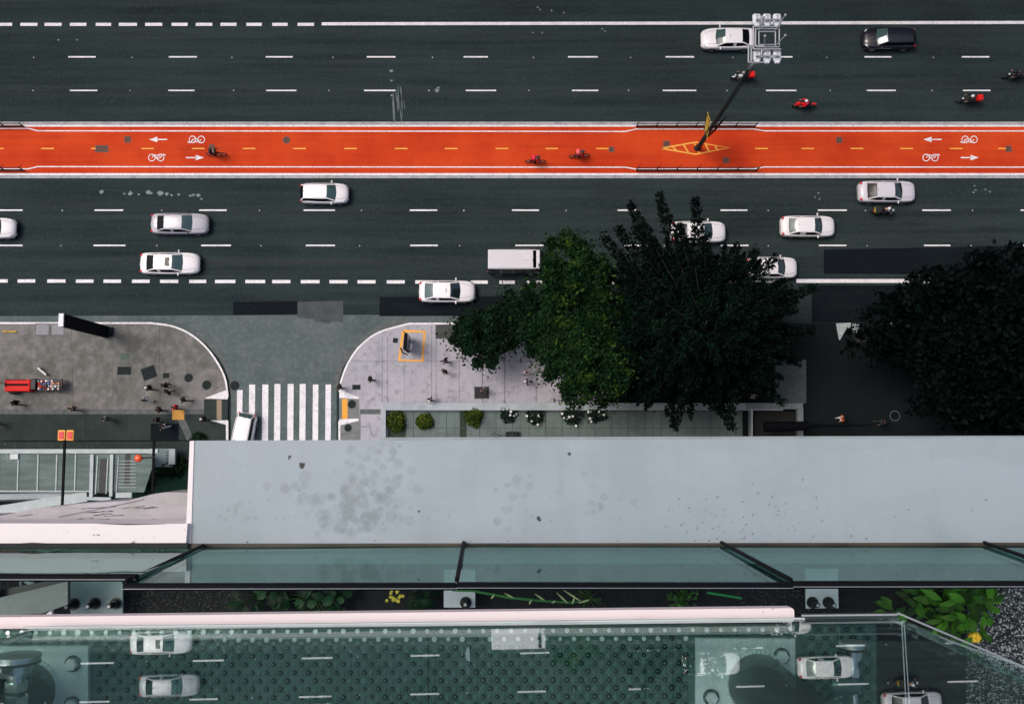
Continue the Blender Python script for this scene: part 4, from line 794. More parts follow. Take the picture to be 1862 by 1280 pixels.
def conifer():
    base=P(1272,640,.15); o=empty('tree',base,0,'huge near-black tree with spiky radiating branches over the avenue','tree'); r=np.random.default_rng(11)
    top=P(1285,585,13)-base; tr=MB(); tr.tube([(0,0,0),(.1,0,5),top*.8,top],[.42,.34,.2,.06],12)
    tips=[(1195,348,11),(1265,352,11),(1140,362,10),(1118,408,9),(1090,425,8),(1150,405,10),(1077,470,7),(1085,540,7),(1180,430,11),(1232,400,12),(1225,450,12),(1285,420,11),(1330,470,10),(1380,450,9),(1418,462,9),(1345,440,8.5),(1440,520,9),(1490,520,8),(1455,560,9),(1488,600,7.5),(1430,630,8),(1463,660,6.5),(1400,640,9),(1385,690,8),(1432,738,6.5),(1395,720,7),(1350,700,8.5),(1335,785,6),(1300,750,8),(1225,785,6.5),(1245,740,8),(1200,710,8),(1185,660,9),(1150,690,6.5),(1160,620,9),(1120,580,8),(1140,520,10),(1190,540,12),(1240,500,13),(1300,520,13),(1350,540,12),(1380,590,11),(1330,620,12),(1240,620,12),(1280,680,10),(1210,590,12),(1290,560,13),(1170,475,11),(1125,470,9),(1370,510,10),(1410,560,10),(1260,460,12),(1310,660,10)]
    V=[];T=[]
    for tx,ty,tz in tips:
        e=np.array(P(tx,ty,tz)-base); s=np.array([top.x*.8,top.y*.8,max(3.5,tz-2.5)]); mid=(s+e)/2+np.array([0,0,.3]); ln=np.linalg.norm(e-s)
        tr.tube([s,mid,e],[.10,.06,.02],6)
        n=int(330*max(1,ln/3.2)); u=r.uniform(.12,1,n)**.8; ax=((1-u)**2)[:,None]*s+(2*u*(1-u))[:,None]*mid+(u**2)[:,None]*e
        # side sprays: tufts along the branch
        tf=r.integers(0,14,n)/14.; uu=np.clip(tf+r.normal(0,.02,n),.1,1); ax=((1-uu)**2)[:,None]*s+(2*uu*(1-uu))[:,None]*mid+(uu**2)[:,None]*e
        d=(e-s)/ln; sd=np.cross(d,[0,0,1]); sd/=np.linalg.norm(sd); side=np.where(r.random(n)<.5,-1,1)
        rad=(.62*(1-uu)**.8+.13)*min(1.3,ln/4)*r.uniform(.0,1,n)**.8
        c=ax+sd*(side*rad)[:,None]+d*(rad*.55)[:,None]+r.normal(0,.07,(n,3))+np.array([0,0,1])*r.normal(0,.16,n)[:,None]
        V.append(c)
    for _ in range(250):
        a=r.uniform(0,2*math.pi); q=r.uniform(0,1)**.5; cx,cy=1262+165*q*math.cos(a),600+130*q*math.sin(a); z=13-6*q+r.normal(0,.4)
        c0=np.array(P(cx,cy,z)-base); n=130; dirv=np.array([math.cos(a),-math.sin(a),.2]); k=r.uniform(0,1,n)
        V.append(c0+dirv*(k*1.5)[:,None]+r.normal(0,.30,(n,3))*(1.1-k)[:,None])
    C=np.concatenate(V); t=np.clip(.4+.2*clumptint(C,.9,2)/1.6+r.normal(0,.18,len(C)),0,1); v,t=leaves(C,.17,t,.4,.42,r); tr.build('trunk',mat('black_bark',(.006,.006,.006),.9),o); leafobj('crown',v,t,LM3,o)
conifer()
def shrub(px,py,r_,m,label,n=900,size=.09,flowers=0,spiky=False,z=.16,group='shrubs in the planted court'):
    base=P(px,py,z); o=empty('shrub',base,0,label,'shrub',group); r=np.random.default_rng(int(px)); d=r.normal(size=(n,3)); d/=np.linalg.norm(d,axis=1)[:,None]; d[:,2]=np.abs(d[:,2])
    rr=r_*(.55+.45*r.random(n)**.5)*(1+.22*clumptint(d,3,int(px))/2)
    C=d*rr[:,None]; st=MB(); st.tube([(0,0,0),(0,0,r_*.5)],[.05,.03],6)
    for k in range(9): st.tube([(0,0,.05),tuple(C[k]*.8)],[.02,.006],5)
    st.build('stem',M_BARK,o); t=np.clip(.5+.2*clumptint(C,4,1)/1.6+r.normal(0,.2,n),0,1); v,t=leaves(C,size,t,.3,rng=r); leafobj('foliage',v,t,m,o)
    for k in range(flowers):
        f=MB(); c=Vector(C[int(r.integers(0,n))])*1.08; c.z=max(c.z,r_*.5)
        for q in range(5): a=q*2*math.pi/5; f.ball(c+Vector((.06*math.cos(a),.06*math.sin(a),0)),(.055,.055,.025),6,4)
        f.build('flower',mat('white_petal',(.75,.75,.76),.6),o)
shrub(722,766,.82,LM5,'yellow-green round shrub in the left corner of the court',1500); shrub(772,767,.72,LM5,'yellow-green round shrub, second from the left in the court',1300)
shrub(862,757,.85,LM5,'green and yellow shrub right beside the low wall, left of the flowering ones',1300); 
LM6=leafmat('camellia_leaf',(.004,.010,.008),(.008,.022,.014),(.03,.06,.04))
shrub(924,752,.75,LM6,'thin dark shrub with pale blossom above the equipment box',420,.10,4); shrub(972,757,.75,LM6,'dark shrub with few white flowers, second of the four flowering ones',420,.10,4)
shrub(1040,752,.95,LM6,'widest dark shrub with many white flowers against the low wall',650,.10,9); shrub(1084,753,.8,LM6,'rightmost dark shrub with white flowers in the court',480,.10,7)
shrub(362,800,.7,LM2,'dark ragged shrub peeping over the pale ledge at the left plaza corner',600,.08,group=None)
# ------------------------------------------------------------------ lower left pavilion
zr=6.0
M_PGL=layered('dusty_roof_glass',(.055,.085,.078),[((.3,.8,1),.6,.35,.65,0,.9,(.13,.18,.165)),((.1,1,1),3,.45,.7,0,.6,(.025,.045,.04))],rough=.55,spec=.3)
M_WST=mat('white_steel',(.36,.40,.40),.55,var=.15,scale=2)
o=empty('glass_roof_pavilion',P(0,860,0),0,'low pavilion with a dusty glass roof and white bars at the lower left','pavilion'); ob=P(0,860,0)
Q=lambda x,y,z=zr: P(x,y,z)-ob
m=MB(); m.add([Q(-400,825),Q(285,825),Q(262,895),Q(-400,895)],[(3,2,1,0)]); m.build('roof_glass',M_PGL,o)
m=MB(); m.box(((Q(-400,0).x+Q(262,0).x)/2,(Q(0,825).y+Q(0,895).y)/2,zr/2-.2),(Q(262,0).x-Q(-400,0).x,Q(0,825).y-Q(0,895).y-.1,zr-.5)); m.build('wall',mat('pavilion_wall',(.16,.18,.18),.8),o)
def bar(par,x0,y0,x1,y1,w,h=.12,z=zr,m_=M_WST,nm='roof_bar'):
    a,b=Q(x0,y0,z),Q(x1,y1,z); d=b-a; mb=MB(); mb.box((a+b)/2,((b-a).length,w,h),math.atan2(d.y,d.x)); return mb.build(nm,m_,par)
bar(o,-400,821,288,820,.32,.25,zr+.05,nm='roof_edge')
for x in (-100,-68,-35,-1,34,70,104,138): bar(o,x,826,x-2,893,.09)
bar(o,168,826,166,905,.26,.2,zr+.06); bar(o,204,826,202,902,.24,.2,zr+.06); bar(o,178,828,174,898,.08); bar(o,197,832,193,898,.07); bar(o,216,830,212,893,.06)
bar(o,-400,893,165,893,.10,.1); bar(o,157,906,202,907,.24,.16,zr+.02); bar(o,211,900,240,900,.40,.2,zr+.02)
m=MB(); m.box(Q(232,850,zr-.02),(.4,2.6,.06)); m.box(Q(187,865,zr-.02),(.5,2.6,.06)); m.build('dark_slot',M_TRIM,o)
m=MB(); 
for i in range(9): y=838+i*6; a,b=Q(215,y,zr+.03),Q(248,y,zr+.03); m.cyl(a,b,.03,n=5)
m.build('louvre',M_GREY,o)
m=MB(); q=Q(26,830,zr+.1); m.box(q,(.6,.4,.12)); m.build('vent',M_GREY,o)
w=empty('low_wall',ob,0,'curving pale low wall below the glass roof at the left edge','wall')
for i,(x0,y0,x1,y1) in enumerate([(-300,935,0,928),(0,928,100,912),(100,912,160,902)]): bar(w,x0,y0,x1,y1,.75,.4,zr-.3,M_WST,'wall')
for i,(x0,y0,x1,y1) in enumerate([(-300,905,0,903),(0,903,150,900)]): bar(w,x0,y0,x1,y1,.5,.3,zr-.6,M_COP,'coping')
bar(w,-200,914,90,908,.12,.1,zr-.4,M_TRIM,'gap')
g=MB(); g.poly([P(x,y,.17) for x,y in [(240,840),(420,840),(420,960),(240,960)]][::-1]); g.build('lawn',layered('lawn_green',(.010,.05,.022),[((1,1,1),1.5,.4,.7,0,.7,(.006,.028,.014)),((1,1,1),12,.5,.7,0,.5,(.02,.08,.03))],rough=.9),kind='structure')
sheet('court_floor_left',[(-600,822),(440,822),(440,1100),(-600,1100)],.155,M_WALKD)
sheet('lawn_border',[(276,800),(420,800),(420,842),(276,842)],.175,M_WALKD)
o=empty('wall_panel',P(300,832,.18),0,'small white wall panel with a ladder beside the lawn','wall panel')
m=MB(); m.box((0,0,.8),(1.9,1.5,.1)); m.build('slab',mat('pale_blue_slab',(.16,.22,.22),.7),o)
for x,ww in((-.8,.25),(.95,.5)): m=MB(); m.box((x,.1,.95),(ww,1.25,.3)); m.build('white_edge',M_WST,o)
m=MB()
for k in range(4): m.box((.55,-.3+.25*k,.95),(.25,.06,.1))
m.build('rung',M_TRIM,o)
shrub(258,872,1.1,leafmat('garden_leaf',(.006,.022,.012),(.012,.04,.02),(.10,.14,.10)),'leafy green shrub at the right end of the glass roof',2400,.12,z=3.0,group=None)
shrub(318,848,1.0,LM2,'dark low shrub along the top of the small lawn',1500,.10,z=.2,group=None); shrub(300,852,.8,LM2,'smaller dark low shrub at the left of the small lawn',900,.10,z=.2,group=None)
# ------------------------------------------------------------------ tower and ledge under the camera
ZL=73.2
M_LEDGE=layered('blue_grey_coping',(.350,.400,.45),[((.5,1,1),3.0,.46,.66,0,.75,(.275,.33,.355)),((2.2,.35,1),2.2,.54,.70,0,.5,(.25,.30,.315)),((.25,1,1),.9,.35,.65,0,.55,(.285,.335,.37)),((1,1,1),2.6,.55,.8,0,.55,(.235,.285,.30)),((4,.5,1),.8,.52,.75,0,.35,(.24,.285,.30)),((1,1,1),14,.6,.75,0,.35,(.25,.32,.36)),((1,1,1),60,.4,.6,.12,0,(.25,.3,.34))],rough=.55,spec=.35)
M_WALLP=layered('pinkish_white_plaster',(.80,.72,.74),[((.3,1,1),3,.5,.75,0,.35,(.62,.55,.55)),((1,1,1),25,.66,.75,0,.7,(.12,.10,.10))],rough=.7)
def slab(name,pix,z,th,m,parent=None,**k):
    mb=MB(); pts=[P(x,y,z) for x,y in pix]; o0=Vector((0,0,0)) if parent is None else parent.location
    pts=[p-o0 for p in pts]; mb.prism([tuple(p.xy) for p in pts],z-th-o0.z,z-o0.z); return mb.build(name,m,parent,**k)
tw=empty('tower_block',(6,-2,0),0,'tall tower whose pale blue-grey coping runs under the camera','building')
slab('coping_lip',[(690,795.2),(2700,789.6),(2700,793.4),(690,799.4)],ZL-.03,.06,mat('lip_grey',(.25,.29,.31),.6,var=.2,scale=5),tw)
slab('coping_end',[(345,802),(353,801),(347,993),(337,994)],ZL+.004,.12,M_WALLP,tw)
slab('gutter_strip',[(337,988.5),(2700,985.5),(2700,995),(337,998)],ZL+.012,.02,layered('rusty_gutter',(.07,.055,.035),[((.3,1,1),8,.4,.6,0,.9,(.014,.012,.011))],rough=.6),tw)
m=MB(); m.box((14.2,-6.0,(ZL-.4)/2),(31.0,11.4,ZL-.4)); m.v=[(x-6,y+2,z) for x,y,z in m.v]; m.build('wall',mat('tower_wall',(.25,.27,.28),.8),tw)
m=MB()
for k in range(20):
    for j in range(8): m.box((1+j*3.6-6,-.29+2,3+k*3.5),(2.6,.02,1.6))
m.build('window',M_CARG,tw)
slab('inner_kerb',[(337,999),(2700,997),(2700,1023),(337,1025)],ZL+.05,.3,mat('inner_kerb_grey',(.20,.24,.25),.6,var=.1),tw)
# stains on the coping (lichen rings): real spots on its surface
cop=MB(); cop.prism([tuple((P(x,y,ZL)-tw.location).xy) for x,y in [(353,801),(2700,793),(2700,988),(347,993)]],ZL-.10,ZL)
class Sub:
    def __init__(s,mi): s.mi=mi; s.d=[]
sp=Sub(1); spd=Sub(2); spb=Sub(3)
rr_=random.Random(4)
def disc(mb,x,y,rpx,z,n=14,jit=.1): mb.d.append((x,y,rpx,rr_.random()))
dz=ZL+.0008; kz=0
for (cx,cy,sx,sy,n,rmin,rmax) in [(620,910,80,35,60,4,11),(680,890,70,45,34,4,10),(660,945,45,22,40,5,12),(930,920,60,45,22,3,8),(400,930,45,30,16,2,5),(1090,925,45,30,10,3,7),(480,930,60,30,16,2,4),(700,830,50,18,12,4,9),(610,960,40,12,10,3,8)]:
    for _ in range(n):
        x=rr_.gauss(cx,sx*.6); y=min(980,max(803,rr_.gauss(cy,sy*.6))); kz+=1; rp=rr_.uniform(rmin,rmax)
        disc(sp,x,y,rp,dz+kz*.00001); 
        if rp>3.5 and rr_.random()<.35: disc(spd,x+rr_.uniform(-1,1),y,rp*rr_.uniform(.3,.8),dz+.004+kz*.00001)
for x,y in [(659,805),(695,807),(713,808),(1153,913),(1062,863),(705,900)]: disc(sp,x,y,6,dz+.0035)
for _ in range(90): disc(spb,rr_.uniform(1200,1500) if rr_.random()<.6 else rr_.uniform(360,1800),min(983,rr_.gauss(950,30)),rr_.uniform(.5,1.3),dz+.003,6)
for x,y,r in [(549,846,6),(527,832,3.5),(980,943,5.5),(450,985,2),(1035,825,4),(545,891,1.5),(762,929,2.5)]:
    for q in range(5): disc(spb,x+rr_.uniform(-r,r)*.5,y+rr_.uniform(-r,r)*.6,r*.5,dz+.004+q*.0001,8,.3)
def stain_field(X,Y):
    keep=np.ones_like(X); dark=np.zeros_like(X); wob=.10*np.sin(X*.9+Y*.6)+.10*np.sin(Y*1.1-X*.5)
    for D,a0,a1 in((sp.d,.10,.42),(spd.d,.25,.5)):
        for x,y,rp,q_ in D:
            m=(np.abs(X-x)<rp*1.6+2)&(np.abs(Y-y)<rp*1.6+2)
            if not m.any(): continue
            d=np.hypot(X[m]-x,(Y[m]-y))/rp*(1+wob[m]); e=1.6/max(rp,1.5); f=np.clip((1.05-d)/e+.5,0,1); f=f*f*(3-2*f); ring=np.exp(-((d-.86)/.16)**2)
            keep[m]*=1-.85*f*(a0+(a1-a0)*q_)*(.75+.45*ring)
    for x,y,rp,q_ in spb.d:
        m=(np.abs(X-x)<rp+3)&(np.abs(Y-y)<rp+3)
        if m.any():
            d=np.hypot(X[m]-x,Y[m]-y)-rp; dark[m]=np.maximum(dark[m],np.clip(.5-d*.8,0,1))
    return 1-keep,dark
xs_=np.concatenate([np.arange(356,1880,1.9),np.linspace(1890,2690,30)]); ts_=np.linspace(0,1,104)
yt=801.5+(xs_-353)*(793.5-801.5)/(2700-353); yb=992.5+(xs_-347)*(988-993)/(2700-347)
XX=np.repeat(xs_[None,:],len(ts_),0); YY=yt[None,:]*(1-ts_[:,None])+yb[None,:]*ts_[:,None]
dx_,dy_=(XX-931)/FPX,-(YY-640)/FPX; c_,s_=math.cos(TILT),math.sin(TILT); wy=dy_*c_+s_; wz=dy_*s_-c_; kk=(ZL+.0005-H)/wz
base_n=len(cop.v); pv=np.stack([dx_*kk-tw.location.x,wy*kk-tw.location.y,np.full_like(XX,ZL+.0005-tw.location.z)],-1).reshape(-1,3)
nr,nc=XX.shape; idx=np.arange(nr*nc).reshape(nr,nc); fq=np.stack([idx[1:,:-1],idx[1:,1:],idx[:-1,1:],idx[:-1,:-1]],-1).reshape(-1,4)
cop.add(pv.tolist(),fq.tolist(),0); A_st,A_dk=stain_field(XX,YY)
co=cop.build('coping',M_LEDGE,tw)
for nm,arr in(('stain',A_st),('grit',A_dk)):
    a_=co.data.attributes.new(nm,'FLOAT','POINT'); full=np.zeros(len(co.data.vertices),np.float32); full[base_n:]=arr.ravel(); a_.data.foreach_set('value',full)
n_=M_LEDGE.node_tree; b_=n_.nodes['Principled BSDF']; cur_=b_.inputs['Base Color'].links[0].from_socket
for nm,cc in(('stain',(.18,.22,.24)),('grit',(.02,.022,.024))):
    at_=n_.nodes.new('ShaderNodeAttribute'); at_.attribute_name=nm; mx_=n_.nodes.new('ShaderNodeMix'); mx_.data_type='RGBA'; n_.links.new(at_.outputs['Fac'],mx_.inputs[0]); n_.links.new(cur_,mx_.inputs[6]); mx_.inputs[7].default_value=(*cc,1); cur_=mx_.outputs[2]
n_.links.new(cur_,b_.inputs['Base Color'])
# left white parapet and sloping stone
lp=empty('white_parapet',P(160,972,ZL-.1),0,'white parapet with a cracked grey stone slope left of the blue-grey coping','parapet')
mb=MB(); 
slab('dark_gap',[(-700,989),(341,987),(341,997),(-700,1000)],ZL+.034,.01,M_SEAL,lp)
slab('parapet_top',[(-700,950),(341,952),(338,990),(-700,994)],ZL+.03,.22,M_WALLP,lp)
mb=MB(); mb.prism([tuple((P(x,y,ZL-.3)-lp.location).xy) for x,y in [(-700,952),(343,952),(344,895),(300,895),(278,898),(232,910),(150,915),(60,925),(0,938),(-700,960)][::-1]],ZL-.55-lp.location.z,ZL-.3-lp.location.z)
mb.build('stone_slope',layered('veined_stone',(.40,.385,.42),[((.6,3,1),9,.57,.585,0,.8,(.10,.09,.11)),((.6,3,1),9,.60,.59,0,.9,(.42,.40,.44)),((1,1,1),4,.45,.7,0,.7,(.27,.26,.25)),((.3,2,1),14,.55,.7,0,.5,(.2,.19,.2))],rough=.6),lp)
mb=MB(); rr2=random.Random(9)
for k in range(16):
    x=rr2.uniform(20,280); y=rr2.choice([948,950,944,938,925,932]); ln=rr2.uniform(15,70); o_=0; pts=[]
    if y<938 and x<150: x+=120
    for t in range(9): o_+=rr2.uniform(-1.2,.9); pts.append(P(min(338,x+ln*t/8),min(951,y-ln*.06*t/8+o_*.5),ZL-.299+k*.0002)-lp.location)
    mb.strip(pts,[rr2.uniform(.0008,.004) for _ in pts])
mb.strip([P(x,y,ZL-.295)-lp.location for x,y in [(105,940),(150,931),(200,921),(262,908)]],.002)
mb.strip([P(x,y,ZL+.0345)-lp.location for x,y in [(180,951.5),(230,953),(300,952.5)]],[.0015,.005,.001])
mb.build('crack',mat('crack_dark',(.035,.03,.035),.9),lp); mb=MB()
for _ in range(14):
    kx,ky=rr2.choice([(175,970),(178,972),(245,984),(248,987),(170,967),(262,975)]); c=P(kx+rr2.gauss(0,3),ky+rr2.gauss(0,3),ZL+.033+_*.0001)-lp.location; q_=rr2.uniform(.001,.004)
    mb.poly([c+Vector((q_*math.cos(a)*rr2.uniform(.4,1.5),q_*math.sin(a)*rr2.uniform(.4,1.2),0)) for a in [k*math.pi/4 for k in range(8)]])
mb.strip([P(x,y,ZL+.0335)-lp.location for x,y in [(0,990),(60,987),(120,990),(200,989),(330,989)]],[.001,.005,.003,.002,.001]); mb.build('grime',mat('brown_grime',(.12,.09,.06),.9),lp)
# canopy arms with sign plates (fine black bars reaching out)
zc=72.7
cn=empty('glass_canopy',P(160,850,zc),0,'clear glass canopy carried by two thin black bars left of the coping','canopy')
for x0,x1,yb in((118,113,925),(280,277,915)):
    a,b=P(x0,800,zc)-cn.location,P(x1,yb,zc)-cn.location; mb=MB(); mb.box((a+b)/2,(.010,(b-a).length,.012),math.atan2(-(b-a).x,(b-a).y)); mb.build('bar',M_BLK,cn)
mb=MB(); a,b=P(-400,803,zc)-cn.location,P(344,801,zc)-cn.location; mb.cyl(a,b,.003,n=6); mb.build('edge_rod',M_BLK,cn)
M_CLEAR=glassmat('clear_canopy_glass',(.97,.985,.98),.0,.02); M_CLEAR.name='clear_canopy_glass'
mb=MB(); mb.prism([tuple((P(x,y,zc)-cn.location).xy) for x,y in [(-400,804),(343,802),(343,920),(-400,925)]],-.012,-.004); mb.build('pane',M_CLEAR,cn)
for i,x in enumerate((112,127.5)):
    s=empty('reflector_plate',P(x,791.5,zc),0,('left' if i==0 else 'right')+' one of two red plates with yellow borders at the end of the black bar','sign plate'); sz=(H-zc)/FPX
    mb=MB(); mb.bbox((0,0,0),(13*sz,19*sz,.006),.002); mb.build('border',mat('yellow_plate',(.85,.40,.03),.5),s); mb=MB(); mb.box((0,0,.0045),(9*sz,14*sz,.003)); mb.build('face',mat('red_plate',(.62,.012,.012),.5),s)
s=empty('warning_lamp',P(252,833,zc+.02),0,'small round orange warning lamp beside the right black bar','lamp'); mb=MB(); mb.ball((0,0,.004),(.020,.020,.014),20,10); mb.build('lens',mat('orange_lens',(.80,.09,.02),.25,coat=.5),s); mb=MB(); mb.cyl((0,0,-.012),(0,0,.0),.016,n=16); mb.cyl((.015,0,-.008),(.075,.005,-.008),.004,n=6); mb.build('socket',M_TRIM,s)
# ------------------------------------------------------------------ lower guard (first glass) and planter
ZT=ZL+1.16
M_G1=glassmat('green_guard_glass',(.60,.74,.70),.03,.44,1.6,(.62,.80,.78))
M_G2=glassmat('green_inner_glass',(.88,.97,.95),.03,.50,1.5,(.92,.99,.98))
gd=empty('glass_guard',P(900,993,ZL),0,'lower glass guard with a thick black top rail standing on the coping','glass guard'); go=gd.location
def pane(par,b0,b1,t1,t0,m,th=.012,name='glass_pane'):
    pts=[Vector(p)-par.location for p in(b0,b1,t1,t0)]; nn=((pts[1]-pts[0]).cross(pts[3]-pts[0])).normalized()*th/2
    mb=MB(); vs=[p+nn for p in pts]+[p-nn for p in pts]; mb.add(vs,[(0,1,2,3),(7,6,5,4),(0,4,5,1),(1,5,6,2),(2,6,7,3),(3,7,4,0)]); return mb.build(name,m,par)
zb=ZL+.02
pane(gd,P(-700,999,zb),P(366,998,zb),P(250,1050,ZT-.08),P(-900,1050,ZT-.08),M_G1)
pane(gd,P(374,997,zb),P(840,994,zb),P(826,1063,ZT),P(226,1066,ZT),M_G1)
pane(gd,P(846,994,zb),P(1308,994,zb),P(1434,1064,ZT),P(836,1063,ZT),M_G1)
pane(gd,P(1316,994,zb),P(1786,994,zb),P(1980,1062,ZT),P(1442,1062,ZT),M_G1)
pane(gd,P(1794,994,zb),P(2300,994,zb),P(2600,1062,ZT),P(1990,1062,ZT),M_G1)
for b,t in(((370,998),(226,1068)),((843,993),(831,1064)),((1312,993),(1438,1063)),((1790,993),(1985,1063))):
    mb=MB(); a,c=P(*b,ZL)-go+Vector((0,.017,0)),P(*t,ZT)-go+Vector((0,.017,0)); d=(c-a); mb.tube([a,c],.0082,8); mb.build('post',M_BLK,gd)
for p in([(-900,1050,ZT-.08),(250,1050,ZT-.08)],[(226,1067,ZT+.01),(830,1066,ZT+.01)],[(830,1065,ZT+.01),(1440,1065.5,ZT+.01)],[(1440,1063,ZT+.01),(2600,1062,ZT+.01)]):
    a,c=[P(*q)-go for q in p]; d=c-a; mb=MB(); mb.bbox((a+c)/2,(d.length,.022,.03),.004,math.atan2(d.y,d.x)); mb.build('top_rail',M_BLK,gd)
    mb=MB(); mb.cyl(a+Vector((0,-.004,.0165)),c+Vector((0,-.004,.0165)),.0012,n=6); mb.build('rail_line',M_GREY,gd)
# planter soil inside
ZPl=ZL-.08
mb=MB(); mb.box((0,0,0),(14,1.6,.2)); o=mb.build('planter_soil',mat('black_soil',(.006,.007,.008),.95,var=.5,scale=20,bump=.8,bscale=60),kind='structure'); o.location=(.5,-1.32,ZPl-.1)
def stones(name,pix,z,n,r0,r1,m,label,seed):
    r=random.Random(seed); mb=MB(); (x0,y0),(x1,y1)=pix
    for _ in range(n):
        c=P(r.uniform(x0,x1),r.uniform(y0,y1),z); s=r.uniform(r0,r1); k=6; h=s*.6; a0=r.uniform(0,6)
        ring=[c+Vector((s*math.cos(a0+a)*r.uniform(.7,1.1),s*math.sin(a0+a)*r.uniform(.5,1),0)) for a in [2*math.pi*i/k for i in range(k)]]; top=c+Vector((r.uniform(-.3,.3)*s,0,h))
        mb.add(ring+[top],[(i,(i+1)%k,k) for i in range(k)],r.choice([0,0,1,2]))
    return mb.build(name,m,None,label,'gravel' ,None,'stuff')
GM=[mat('gravel_dark',(.02,.024,.026),.8),mat('gravel_grey',(.10,.11,.12),.8),mat('gravel_pale',(.32,.34,.35),.8)]
stones('gravel',((1758,1068),(1900,1300)),ZPl+.002,5200,.0035,.0075,GM,'grey gravel on the terrace at the lower right',1)
stones('soil_grit',((235,1070),(430,1112)),ZPl+.002,500,.0008,.0022,[GM[1],GM[2],mat('grit_tan',(.3,.24,.15),.8)],'fine pale grit on the black soil at the left',2)
stones('soil_grit',((1330,1072),(1520,1125)),ZPl+.002,500,.0008,.0022,[GM[1],GM[2],GM[1]],'fine pale grit on the black soil beside the two-bolt plate',3)
# anchor plates
def plate(pix,label,bolts,tilt=0,m=None):
    z=ZPl+.10; c=P(sum(p[0] for p in pix)/4,sum(p[1] for p in pix)/4,z); o=empty('anchor_plate',c,0,label,'anchor plate','pale anchor plates on the soil')
    mb=MB(); mb.prism([tuple((P(x,y,z)-c).xy) for x,y in pix],-.012,0); mb.build('plate',m or layered('pale_plate',(.50,.53,.54),[((1,1,1),9,.45,.7,0,.6,(.34,.38,.38)),((1,1,1),50,.68,.72,0,.8,(.05,.06,.06))],rough=.6),o)
    for bx,by,l in bolts:
        p=P(bx,by,z)-c; q=MB(); q.cyl(p,p+Vector((0,0,.006)),.026,n=20,smooth=False); q.cyl(p+Vector((0,0,.006)),p+Vector((0,0,.028)),.019,n=6,smooth=False); q.cyl(p+Vector((0,0,.028)),p+Vector((0,0,.028+l)),.011,n=12); 
        for k in range(5): q.torus(p+Vector((0,0,.032+k*l/5)),.011,.0018,'Z',12,5)
        n_=q.build('bolt',mat('black_bolt',(.018,.020,.020),.45,metal=.5),o); q=MB(); q.cyl(p+Vector((0,0,.028+l)),p+Vector((0,0,.030+l)),.007,n=10); q.build('bolt_tip',M_GREY,n_)
plate([(807,1036),(864,1035),(864,1104),(807,1104)],'narrow pale plate with one round bolt beside the yellow flowers',[(847,1095,.03)])
plate([(1465,1034),(1523,1034),(1525,1105),(1466,1106)],'pale plate with two bolts near the end of the pinkish rail',[(1477,1095,.05),(1506,1095,.05)])
plate([(128,1050),(223,1050),(223,1122),(128,1122)],'wide grey plate with three bolts at the left',[(135,1098,.05),(173,1097,.05),(211,1097,.05)],m=layered('weathered_plate',(.20,.27,.26),[((1,1,1),9,.4,.7,0,.7,(.12,.17,.17)),((1,1,1),40,.64,.68,0,.8,(.03,.05,.05))],rough=.6))
# steel gusset at the left
o=empty('steel_gusset',P(60,1090,ZPl+.3),0,'sloping grey-green steel gusset left of the three-bolt plate','gusset'); q=lambda x,y,z: P(x,y,z)-o.location
M_STEEL=layered('green_grey_steel',(.085,.13,.12),[((1,1,1),6,.4,.7,0,.6,(.045,.075,.07)),((1,1,1),30,.5,.7,0,.4,(.14,.19,.18))],rough=.45,spec=.5)
mb=MB(); mb.prism([tuple(q(x,y,ZPl+.3).xy) for x,y in [(-80,1104),(0,1086),(125,1056),(125,1098),(80,1114),(-80,1122)]],-.01,.01); mb.build('fin',M_STEEL,o)
mb=MB(); mb.prism([tuple(q(x,y,ZPl+.26).xy) for x,y in [(-80,1092),(0,1072),(100,1054),(124,1056),(0,1088),(-80,1106)]],-.06,-.045); mb.build('web',mat('dark_web',(.03,.045,.042),.6),o)
mb=MB(); mb.prism([tuple(q(x,y,ZPl+.2).xy) for x,y in [(-40,1052),(20,1052),(16,1090),(-40,1090)]],-.02,0); mb.build('backing',mat('teal_panel',(.13,.24,.22),.5),o)
mb=MB(); mb.prism([tuple(q(x,y,ZPl+.13).xy) for x,y in [(106,1112),(128,1096),(128,1122),(106,1122)]],-.02,0); mb.build('corner_plate',M_WALLP,o)
mb=MB(); mb.cyl(q(37,1050,ZPl+.15),q(39,1078,ZPl+.15),.006,n=8); mb.cyl(q(45,1052,ZPl+.15),q(68,1070,ZPl+.15),.014,n=8); mb.build('brace',M_WST,o)
